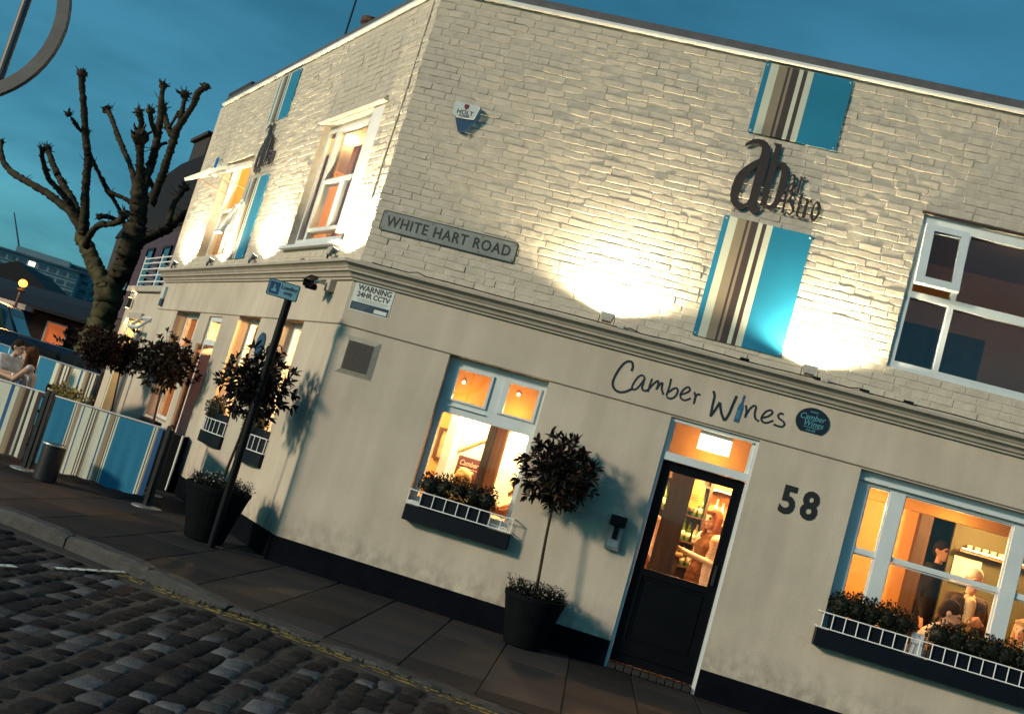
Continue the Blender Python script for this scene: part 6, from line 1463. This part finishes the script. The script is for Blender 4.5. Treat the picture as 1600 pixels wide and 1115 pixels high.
# ------------------------------------------------------------------ pollarded tree
TREE=[('trunk', [(-9.407, 25.0, -0.233, 0.488), (-9.482, 25.0, 0.599, 0.428), (-9.482, 25.0, 1.302, 0.384), (-9.491, 25.0, 2.086, 0.34), (-9.486, 25.0, 2.593, 0.325), (-9.538, 25.0, 2.99, 0.355)]), ('limbA', [(-9.553, 25.0, 2.939, 0.251), (-9.883, 25.16, 3.188, 0.208), (-10.188, 25.32, 3.45, 0.195), (-10.492, 25.48, 3.75, 0.181), (-10.75, 25.64, 3.954, 0.182), (-10.937, 25.8, 4.231, 0.168)]), ('a1', [(-10.588, 25.0, 4.119, 0.118), (-11.061, 25.167, 4.487, 0.104), (-11.442, 25.333, 4.66, 0.097), (-11.817, 25.5, 4.806, 0.098), (-12.32, 25.667, 4.933, 0.091), (-12.738, 25.833, 5.038, 0.092), (-13.112, 26.0, 5.143, 0.085), (-13.465, 26.167, 5.324, 0.077), (-13.721, 26.333, 5.605, 0.062), (-13.894, 26.5, 5.881, 0.047)]), ('a2', [(-10.699, 25.0, 4.359, 0.118), (-10.987, 25.117, 4.658, 0.104), (-11.277, 25.233, 4.911, 0.097), (-11.575, 25.35, 5.133, 0.09), (-11.855, 25.467, 5.396, 0.083), (-12.099, 25.583, 5.64, 0.076), (-12.355, 25.7, 5.917, 0.076)]), ('a2b', [(-10.805, 25.0, 4.441, 0.089), (-11.04, 24.833, 4.683, 0.081), (-11.285, 24.667, 4.87, 0.073), (-11.503, 24.5, 5.03, 0.065), (-11.609, 24.333, 5.236, 0.065), (-11.667, 24.167, 5.437, 0.057), (-11.644, 24.0, 5.581, 0.057)]), ('a3', [(-10.573, 25.0, 4.075, 0.148), (-10.613, 24.955, 4.39, 0.125), (-10.72, 24.909, 4.813, 0.11), (-10.822, 24.864, 5.222, 0.103), (-10.881, 24.818, 5.595, 0.103), (-10.934, 24.773, 5.856, 0.102), (-11.049, 24.727, 6.114, 0.095), (-11.16, 24.682, 6.406, 0.088), (-11.271, 24.636, 6.746, 0.087), (-11.386, 24.591, 7.052, 0.084), (-11.506, 24.545, 7.372, 0.08), (-11.582, 24.5, 7.656, 0.087)]), ('a3t', [(-11.289, 25.0, 6.424, 0.052), (-11.31, 24.75, 6.4, 0.044), (-11.363, 24.5, 6.478, 0.058), (-11.356, 24.25, 6.522, 0.021), (-11.337, 24.0, 6.536, 0.014)]), ('a3s', [(-11.064, 25.0, 5.985, 0.059), (-11.005, 25.143, 5.882, 0.059), (-10.847, 25.286, 5.676, 0.052), (-10.686, 25.429, 5.468, 0.06), (-10.578, 25.571, 5.325, 0.076), (-10.459, 25.714, 5.199, 0.053), (-10.278, 25.857, 4.989, 0.053), (-10.074, 26.0, 4.666, 0.046)]), ('a4', [(-10.419, 25.0, 3.8, 0.089), (-10.316, 24.786, 4.023, 0.088), (-10.162, 24.571, 4.226, 0.08), (-9.961, 24.357, 4.33, 0.079), (-9.753, 24.143, 4.357, 0.078), (-9.52, 23.929, 4.391, 0.071), (-9.321, 23.714, 4.475, 0.084), (-9.182, 23.5, 4.601, 0.083)]), ('a4t', [(-9.864, 25.0, 4.606, 0.059), (-9.894, 24.667, 4.581, 0.058), (-9.915, 24.333, 4.542, 0.058), (-9.912, 24.0, 4.446, 0.057)]), ('x1', [(-10.337, 25.0, 5.225, 0.059), (-10.135, 25.0, 5.188, 0.052), (-9.923, 25.0, 5.17, 0.052), (-9.745, 25.0, 5.11, 0.059), (-9.581, 25.0, 4.997, 0.059)]), ('limbB', [(-9.524, 25.0, 2.947, 0.251), (-9.438, 24.9, 3.225, 0.235), (-9.343, 24.8, 3.52, 0.249), (-9.277, 24.7, 3.804, 0.263), (-9.248, 24.6, 4.108, 0.262), (-9.239, 24.5, 4.514, 0.246), (-9.262, 24.4, 4.877, 0.216), (-9.313, 24.3, 5.231, 0.201), (-9.354, 24.2, 5.553, 0.172)]), ('b1', [(-9.648, 25.0, 5.641, 0.133), (-9.75, 24.938, 5.918, 0.096), (-9.827, 24.875, 6.266, 0.103), (-9.908, 24.812, 6.531, 0.132), (-9.921, 24.75, 6.636, 0.146), (-9.935, 24.688, 6.79, 0.073), (-9.934, 24.625, 6.948, 0.073), (-10.009, 24.562, 7.098, 0.087), (-10.027, 24.5, 7.168, 0.072)]), ('b2', [(-9.692, 25.0, 5.385, 0.089), (-9.891, 25.1, 5.744, 0.074), (-10.047, 25.2, 5.922, 0.067), (-10.18, 25.3, 6.077, 0.067), (-10.373, 25.4, 6.265, 0.068), (-10.577, 25.5, 6.484, 0.068), (-10.778, 25.6, 6.691, 0.076), (-10.94, 25.7, 6.877, 0.061), (-11.093, 25.8, 7.034, 0.061), (-11.247, 25.9, 7.193, 0.069), (-11.428, 26.0, 7.327, 0.077)]), ('b3', [(-9.518, 25.0, 5.436, 0.118), (-9.569, 25.045, 5.791, 0.104), (-9.577, 25.091, 6.063, 0.104), (-9.604, 25.136, 6.298, 0.104), (-9.646, 25.182, 6.529, 0.104), (-9.687, 25.227, 6.762, 0.097), (-9.749, 25.273, 7.007, 0.105), (-9.796, 25.318, 7.258, 0.09), (-9.858, 25.364, 7.455, 0.075), (-9.93, 25.409, 7.684, 0.09), (-10.013, 25.455, 7.944, 0.06), (-10.07, 25.5, 8.18, 0.075)]), ('b3b', [(-9.654, 25.0, 6.831, 0.066), (-9.705, 24.833, 6.956, 0.066), (-9.755, 24.667, 7.08, 0.058), (-9.77, 24.5, 7.244, 0.072)]), ('b4', [(-9.258, 25.0, 5.222, 0.118), (-9.212, 24.929, 5.589, 0.103), (-9.171, 24.857, 5.824, 0.103), (-9.139, 24.786, 6.087, 0.103), (-9.117, 24.714, 6.331, 0.095), (-9.091, 24.643, 6.559, 0.095), (-9.069, 24.571, 6.801, 0.102), (-9.047, 24.5, 6.993, 0.101), (-8.973, 24.429, 7.168, 0.079), (-8.885, 24.357, 7.347, 0.072), (-8.811, 24.286, 7.52, 0.072), (-8.747, 24.214, 7.674, 0.072), (-8.725, 24.143, 7.862, 0.086), (-8.643, 24.071, 7.956, 0.071), (-8.542, 24.0, 8.039, 0.071)]), ('b4b', [(-9.227, 25.0, 7.089, 0.074), (-9.212, 25.0, 7.291, 0.074), (-9.236, 25.0, 7.514, 0.074), (-9.265, 25.0, 7.704, 0.059), (-9.284, 25.0, 7.863, 0.059), (-9.323, 25.0, 7.984, 0.089)]), ('b4c', [(-9.266, 25.0, 6.914, 0.074), (-9.438, 25.15, 7.059, 0.074), (-9.602, 25.3, 7.226, 0.075), (-9.788, 25.45, 7.456, 0.075), (-9.93, 25.6, 7.651, 0.076)]), ('b4d', [(-9.421, 25.0, 7.097, 0.037), (-9.479, 25.3, 7.396, 0.037), (-9.547, 25.6, 7.681, 0.045)]), ('x2', [(-9.528, 25.0, 6.541, 0.059), (-9.469, 25.0, 6.656, 0.044), (-9.353, 25.0, 6.74, 0.044)]), ('x3', [(-9.731, 25.0, 5.99, 0.074), (-9.632, 25.133, 5.895, 0.059), (-9.512, 25.267, 5.739, 0.06), (-9.391, 25.4, 5.581, 0.075)]), ('b5', [(-9.399, 25.0, 4.053, 0.148), (-9.286, 25.15, 4.279, 0.134), (-9.181, 25.3, 4.441, 0.12), (-9.035, 25.45, 4.632, 0.12), (-8.915, 25.6, 4.816, 0.121), (-8.853, 25.75, 5.035, 0.114), (-8.784, 25.9, 5.242, 0.107), (-8.714, 26.05, 5.4, 0.1), (-8.642, 26.2, 5.56, 0.093)]), ('b5b', [(-8.72, 25.0, 4.832, 0.089), (-8.773, 25.125, 5.122, 0.074), (-8.82, 25.25, 5.449, 0.075), (-8.804, 25.375, 5.683, 0.075), (-8.778, 25.5, 5.89, 0.075)])]
tr_ = random.Random(17)
mtrunk = mat('lit_trunk_bark', (.030, .027, .014), .85, .0, 4, .9, 16, col2=(.11, .098, .046), spec=.2)  # lit copy of the bark: yellowish light on the trunk put into its colour
tree = thing('pollarded_tree', 'large bare pollarded plane tree with knobbly branch ends', 'tree', (-9.45, 25.0, -.3))
o_ = Vector((-9.45, 25.0, -.3))
def smooth3(pts, n=4):
    return [tuple(q) for q in catmull([list(p) for p in pts], n)]
limbs = []
def knob(mb, c, r, rg):
    bm = bmesh.new(); bmesh.ops.create_icosphere(bm, subdivisions=2, radius=1)
    vs = [Vector(c)+v.co*r*rg.uniform(.75, 1.3) for v in bm.verts]; mb.add(vs, [[v.index for v in f.verts] for f in bm.faces]); bm.free()
    for _ in range(rg.randrange(9, 16)):
        d = Vector((rg.gauss(0, 1), rg.gauss(0, 1), rg.gauss(.5, .8))).normalized(); s = Vector(c)+d*r*.8
        mb.tube([s, s+d*r*rg.uniform(.3, .8), s+d*r*rg.uniform(.8, 1.5)+Vector((0, 0, r*.2))], [r*.22, r*.15, r*.05], 4, 0, False)
for nm, pts in TREE:
    P_ = smooth3(pts, 7); mb = MB(Matrix.Translation(-o_))
    ps_ = []; rs_ = []
    for i, (x, y, z, r) in enumerate(P_):
        ps_.append((x+tr_.gauss(0, r*.05), y+tr_.gauss(0, r*.05), z+tr_.gauss(0, r*.06))); rs_.append(r*tr_.uniform(.84, 1.04))
    mb.tube(ps_, rs_, 14 if nm in ('trunk', 'limbA', 'limbB') else 10)
    for i, v in enumerate(mb.v): k_ = .075*rs_[min(len(rs_)-1, i//(14 if nm in ('trunk', 'limbA', 'limbB') else 10))]; mb.v[i] = (v[0]+tr_.gauss(0, k_), v[1]+tr_.gauss(0, k_), v[2]+tr_.gauss(0, k_))
    if nm not in ('trunk', 'limbA', 'limbB', 'x1', 'x2', 'x3', 'b4d'):
        knob(mb, P_[-1][:3], max(.07, P_[-1][3]*1.25), tr_)
        for _ in range(3):
            q = P_[tr_.randrange(3, len(P_)-1)]; d = Vector((tr_.gauss(0, 1), tr_.gauss(0, .6), tr_.gauss(.6, .6))).normalized(); s_ = Vector(q[:3])+d*q[3]*.7; L_ = tr_.uniform(.08, .24)
            mb.tube([s_, s_+d*L_*.5+Vector((0, 0, .02)), s_+d*L_+Vector((tr_.gauss(0, .03), 0, .06))], [.012, .009, .004], 4, 0, False)
        for _ in range(3):
            q = P_[tr_.randrange(2, len(P_)-1)]; d = Vector((tr_.gauss(0, 1), tr_.gauss(0, 1), tr_.gauss(.3, .6))).normalized(); c = Vector(q[:3])+d*q[3]*.8
            if tr_.random() < .6: knob(mb, c, max(.035, q[3]*.6), tr_)
    if nm == 'b1': knob(mb, (TREE[12][1][4][0], TREE[12][1][4][1], TREE[12][1][4][2]) if len(TREE[12][1]) > 4 else P_[3][:3], .19, tr_)
    mb.build('trunk' if nm == 'trunk' else 'limb' if nm.startswith('limb') else 'branch', M['bark'] if nm not in ('trunk', 'limbA') else mtrunk, tree, smooth=True, fix=False)

# ------------------------------------------------------------------ dark house behind, sheds, towers, vehicles
mpur = mat('mauve_render', (.042, .028, .050), .8, .15, 3); mdk = mat('dark_brickwork', (.030, .026, .028), .85, .3, 8, .3, 30)
mroofd = mat('black_slate', (.010, .011, .015), .8, .3, 10, .3, 30, spec=.2)
hs = thing('dark_house', 'tall dark house with chimneys rising behind the far end of the bar', 'house', ML @ V(-20, 2.3, 0), ANG_L)
HX = Matrix.Translation((20, -2.3, 0))
MB(HX).prism([(-27.0, 0), (-14.0, 0), (-14.0, 5.3), (-27.3, 5.3)], 2.0, 9).build('wall', mdk, hs)
MB(HX).prism([(-27.4, 5.302), (-13.9, 5.302), (-13.9, 7.25), (-20.6, 7.25), (-23.1, 7.0)], 1.95, 9).build('roof', mroofd, hs)
MB(HX).box(-20.6, -18.9, 2.1, 3.4, 7.252, 7.95, 0, .03).box(-20.7, -18.8, 2.0, 3.5, 7.952, 8.05).build('chimney', mdk, hs)
MB(HX).box(-18.3, -16.3, 2.1, 3.4, 7.252, 9.1, 0, .03).build('chimney', mdk, hs)
MB(HX).box(-24.0, -14.0, 1.94, 1.995, 2.6, 5.1).build('render_panel', mpur, hs)
for x in (-22.8, -20.6, -18.6, -16.6):
    w = MB(HX).ring(x-.45, x+.45, 3.3, 4.7, .07, 1.88, 1.935).build('window', M['black'], hs); MB(HX).box(x-.38, x+.38, 1.90, 1.91, 3.37, 4.63).build('pane', M['glass_dark'], w)
    MB(HX).box(x-.38, x+.38, 1.925, 1.935, 3.37, 4.63).build('dark_backing', M['black'], w)  # flat black sheet set just behind the pane
def polar(az, d, z=0): return V(d*math.sin(R_(az)), d*math.cos(R_(az)), z)
mbr = mat('brown_brickwork', (.026, .016, .012), .85, .3, 8, .3, 30)
mlit = emit_mat('dim_lit_window', (1, .33, .10), .35); mred = emit_mat('red_lit_window', (1, .22, .06), .30)
sh = thing('low_building', 'long low building with a shallow slate roof and dim red lit windows', 'building', polar(-22.6, 41), R_(14))
MB().box(-6.6, 7.2, 0, 6, -.3, 2.35).build('wall', mbr, sh)
MB().add([(-7.0, -.5, 2.30), (7.6, -.5, 2.30), (7.6, 3, 3.25), (-7.0, 3, 2.9), (7.6, 6.5, 2.3), (-7.0, 6.5, 2.3), (-7.0, -.5, 2.42), (7.6, -.5, 2.42), (7.6, 3, 3.4), (-7.0, 3, 3.05), (7.6, 6.5, 2.42), (-7.0, 6.5, 2.42)],
         [(0, 1, 2, 3), (3, 2, 4, 5), (6, 7, 8, 9), (9, 8, 10, 11), (0, 1, 7, 6), (4, 5, 11, 10), (1, 2, 8, 7), (2, 4, 10, 8), (0, 3, 9, 6), (3, 5, 11, 9)]).build('roof', M['slate'], sh)
for k, (x, w, z0, z1) in enumerate(((-5.2, .5, .9, 2.0), (-4.3, .35, 1.0, 2.0), (-3.5, .3, 1.0, 2.0), (-2.6, .55, .8, 2.05), (-.4, .75, .1, 2.05), (4.3, .6, .8, 1.9))):
    fr = MB().ring(x, x+w, z0, z1, .05, -.06, -.002).build('window', M['white'], sh); MB().box(x+.051, x+w-.051, -.03, -.02, z0+.051, z1-.051).build('pane', (mlit if k != 4 else mred) if k != 5 else M['glass_dark'], fr)
MB().box(-1.2, -.9, -1.9, -.0, 2.15, 2.3).box(-6.6, -.9, -1.9, -1.75, 2.2, 2.32).build('canopy', M['white'], sh)
for x in (-6.5, -4.2, -1.05): MB().tube([(x, -1.8, -.3), (x, -1.8, 2.2)], .06, 6).build('post', M['white'], sh)
MB().box(2.3, 7.4, 1.0, 1.1, 3.25, 3.33).box(1.8, 7.4, -.2, -.1, 2.62, 2.70).build('roof_flashing', M['bluewhite'], sh)
mterr = mat('dark_terrace_brick', (.012, .012, .016), .85, .3, 5)
th_ = thing('terrace_houses', 'row of dark pitched roofs beyond the low building', 'houses', polar(-23.5, 75), R_(10))
for x0, w, h in ((-16, 7, 1.6), (-5.2, 5.5, 5.0), (.8, 6, 4.2), (7.2, 7, 4.4)):
    MB().prism([(x0, -.3), (x0+w, -.3), (x0+w, h-.9), (x0+w/2, h+.6), (x0, h-.9)], 0, 9).build('house_block', mterr, th_)
mtow = mat('haze_tinted_concrete', (.22, .33, .38), .8, .1, .2); mtw = mat('tower_window_band', (.06, .11, .14), .5, .3, .6); mlw = emit_mat('tower_lit_window', (1, .75, .45), 3.0)  # distance haze mixed into the tower colours as a teal tint
def tower(az, d, w, h, label, seed, dep=16):
    rg = random.Random(seed); t = thing('tower_block', label, 'tower block', polar(az, d), R_(-az*.7), 'slab tower blocks on the skyline')
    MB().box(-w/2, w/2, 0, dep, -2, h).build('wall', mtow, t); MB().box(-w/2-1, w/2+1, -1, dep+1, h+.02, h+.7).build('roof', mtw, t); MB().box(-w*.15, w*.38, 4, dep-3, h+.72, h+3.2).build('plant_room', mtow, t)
    n, f = int(w/3.6), int((h-1)/3); lit = MB(); dark = MB(); k = 0
    for i in range(n):
        for j in range(f):
            x = -w/2+(i+.18)*w/n; z = 1+j*(h-1)/f; 
            (lit if (rg.random() < .045 and j > f*.35) else dark).box(x, x+w/n*.64, -.12, -.01, z+.5, z+2.1)
    dark.build('windows', mtw, t, kind='stuff')
    if lit.v: lit.build('lit_windows', mlw, t, kind='stuff')
    for j in range(f+1): MB().box(-w/2, w/2, -.35, -.02, 1+j*(h-1)/f, 1.35+j*(h-1)/f).build('balcony_band', mtow, t)
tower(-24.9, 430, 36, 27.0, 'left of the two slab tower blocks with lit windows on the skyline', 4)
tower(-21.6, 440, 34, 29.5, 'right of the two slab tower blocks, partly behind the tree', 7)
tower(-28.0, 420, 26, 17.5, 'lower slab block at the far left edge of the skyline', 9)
t = thing('tower_crane', 'thin crane jib leaning over the left tower block', 'crane', polar(-25.1, 470))
MB().tube([(0, 0, 0), (-2, 0, 30)], .5, 4).build('mast', mtw, t); MB().tube([(-2, 0, 30), (-9.5, 0, 45)], [.42, .25], 4).build('jib', mtw, t)
# street lamp glowing at the left
t = thing('street_lamp', 'glowing orange street lamp in front of the low building', 'street lamp', polar(-24.75, 37, -.3))
MB().tube([(0, 0, 0), (0, 0, 2.95)], [.06, .045], 8).build('post', M['metal_dark'], t)
MB().ball((0, 0, 3.20), (.14, .14, .13), 0, 2).build('globe', emit_mat('street_lamp_globe', (1, .30, .05), 3.5), t); MB().lathe([(.12, 2.94), (.16, 2.98), (.10, 3.02)], seg=10).build('collar', M['metal_dark'], t)
ld = bpy.data.lights.new('lamp', 'POINT'); lo = bpy.data.objects.new('lamp', ld); COL.objects.link(lo); lo.parent = t; lo.location = (.0, -.5, 3.2); ld.energy = 130; ld.color = (1, .42, .12); ld.shadow_soft_size = .25
t = thing('street_lamp', 'small distant orange street lamp at the far left', 'street lamp', polar(-25.35, 60, -.3))
MB().tube([(0, 0, 0), (0, 0, 2.7)], [.06, .045], 8).build('post', M['metal_dark'], t); MB().ball((0, 0, 2.85), .16, 0, 2).build('globe', bpy.data.materials['street_lamp_globe'], t)
# vehicles parked beyond the terrace
mtyre = mat('tyre_rubber', (.012, .012, .013), .8); mrim = mat('wheel_rim', (.30, .31, .32), .35, metal=.8); mlamp_r = mat('red_lamp_glass', (.25, .012, .01), .3); mlamp_w = mat('clear_lamp_glass', (.6, .62, .65), .2)
mcg = mat('car_glass', (.012, .018, .024), .06, .05, 3, spec=.9)
def vehicle(nm, label, cat, loc, rz, L, W, H, paint, van=False):
    t = thing(nm, label, cat, loc, R_(rz), 'vehicles parked beyond the terrace')
    if van: prof = [(-L/2, .35), (-L/2, H*.92), (-L/2+.12, H), (L*.22, H), (L*.30, H*.96), (L*.40, H*.60), (L*.49, H*.52), (L/2, .45), (L/2, .35)]
    else: prof = [(-L/2, .35), (-L/2-.02, H*.58), (-L/2+.25, H*.64), (-L*.30, H*.93), (-L*.18, H), (L*.08, H*.99), (L*.26, H*.66), (L*.46, H*.56), (L/2, .50), (L/2-.02, .32)]
    mb = MB(); n = len(prof)
    ins = lambda z: .10*max(0, (z/H-.6)/.4)
    vs = []
    for s_, e_ in ((-1, .06), (-1, 0), (1, 0), (1, .06)):
        for x, z in prof: vs.append((x*(1-.02*(e_ > 0)), s_*(W/2-ins(z)-(0 if e_ == 0 else -.0)), z) if e_ == 0 else (x*.985, s_*(W/2-ins(z)+.025), .35+(z-.35)*.985))
    fs = [tuple(range(n)), tuple(range(4*n-1, 3*n-1, -1))]
    order = [0, 1, 2, 3]
    for a, b in ((0, 1), (1, 2), (2, 3)): fs += [(a*n+i, a*n+(i+1) % n, b*n+(i+1) % n, b*n+i) for i in range(n)]
    mb.add(vs, fs); mb.build('body', paint, t)
    for s_ in (-1, 1):
        y = s_*(W/2-.045); z0, z1 = H*.63, H*.92
        if van: polys = [[(L*.12, z0), (L*.33, z0), (L*.27, z1), (L*.12, z1)], [(-L*.2, z0), (L*.09, z0), (L*.09, z1), (-L*.2, z1)]]
        else: polys = [[(-L*.27, z0), (-L*.03, z0), (-L*.03, z1), (-L*.19, z1)], [(-L*.01, z0), (L*.22, z0), (L*.08, z1), (-L*.01, z1)]]
        for p in polys: MB().prism(p, y-.01 if s_ > 0 else y-.05, y+.05 if s_ > 0 else y+.01).build('side_window', mcg, t)
        for x in (-L*.31, L*.32):
            wh = MB().lathe([(.20, -.1), (.31, -.09), (.33, -.06), (.33, .06), (.31, .09), (.20, .1)], (x, s_*(W/2-.08), .33), 18, axis='Y').build('wheel', mtyre, t)
            MB().lathe([(.19, -.105), (.19, .105)], (x, s_*(W/2-.08), .33), 14, axis='Y').build('rim', mrim, wh)
        MB().ball((L/2-.04, s_*W*.36, H*.46 if not van else .75), (.06, .14, .08), 0, 2).build('headlight', mlamp_w, t); MB().ball((-L/2+.01, s_*W*.40, H*.52), (.04, .09, .10), 0, 2).build('tail_light', mlamp_r, t)
    if van: MB().add([(L*.305, -W*.40, H*.93), (L*.305, W*.40, H*.93), (L*.405, W*.44, H*.62), (L*.405, -W*.44, H*.62), (L*.29, 0, H*.7)], [(0, 1, 2, 3), (0, 4, 1), (1, 4, 2), (2, 4, 3), (3, 4, 0)]).build('windscreen', mcg, t)
    else:
        MB().add([(L*.095, -W*.36, H*.975), (L*.095, W*.36, H*.975), (L*.268, W*.42, H*.68), (L*.268, -W*.42, H*.68), (L*.1, 0, H*.7)], [(0, 1, 2, 3), (0, 4, 1), (1, 4, 2), (2, 4, 3), (3, 4, 0)]).build('windscreen', mcg, t)
        MB().add([(-L*.20, -W*.36, H*.985), (-L*.20, W*.36, H*.985), (-L*.325, W*.40, H*.90), (-L*.325, -W*.40, H*.90), (-L*.2, 0, H*.75)], [(0, 1, 2, 3), (0, 4, 1), (1, 4, 2), (2, 4, 3), (3, 4, 0)]).build('rear_window', mcg, t)
    MB().box(-L*.5-.03, -L*.5+.02, -.26, .26, .5, .61).build('number_plate', mlamp_w, t)
    return t
mvan = mat('pale_blue_van_paint', (.05, .11, .16), .3, .05, 3, metal=.2); mcar = mat('black_car_paint', (.010, .012, .016), .22, .1, 3, metal=.3); mcar2 = mat('navy_car_paint', (.012, .022, .045), .22, .1, 3, metal=.3)
vehicle('parked_van', 'pale blue van parked beyond the terrace at the left edge', 'van', polar(-27.0, 33, -.02), 12, 4.6, 1.9, 2.1, mvan, True)
vehicle('parked_car', 'dark car parked nearest behind the seated couple', 'car', polar(-24.6, 24.5, -.02), 8, 4.2, 1.75, 1.45, mcar)
vehicle('parked_car', 'navy car parked left of the big tree trunk', 'car', polar(-21.7, 24.0, -.02), 14, 4.1, 1.72, 1.42, mcar2)
t = thing('roadside_bush', 'dark bush in front of the low building near the tree', 'bush', polar(-20.3, 30, -.3))
mb = MB(); leaf_clump(mb, (0, 0, 1.2), (1.5, 1.2, 1.1), 900, .22, hg); mb.build('foliage', M['hedge'], t, fix=False, kind='stuff')
MB().tube([(0, 0, 0), (.1, 0, 1.0)], .07, 6).build('stem', M['bark'], t)
# ------------------------------------------------------------------ end
bpy.context.view_layer.update()
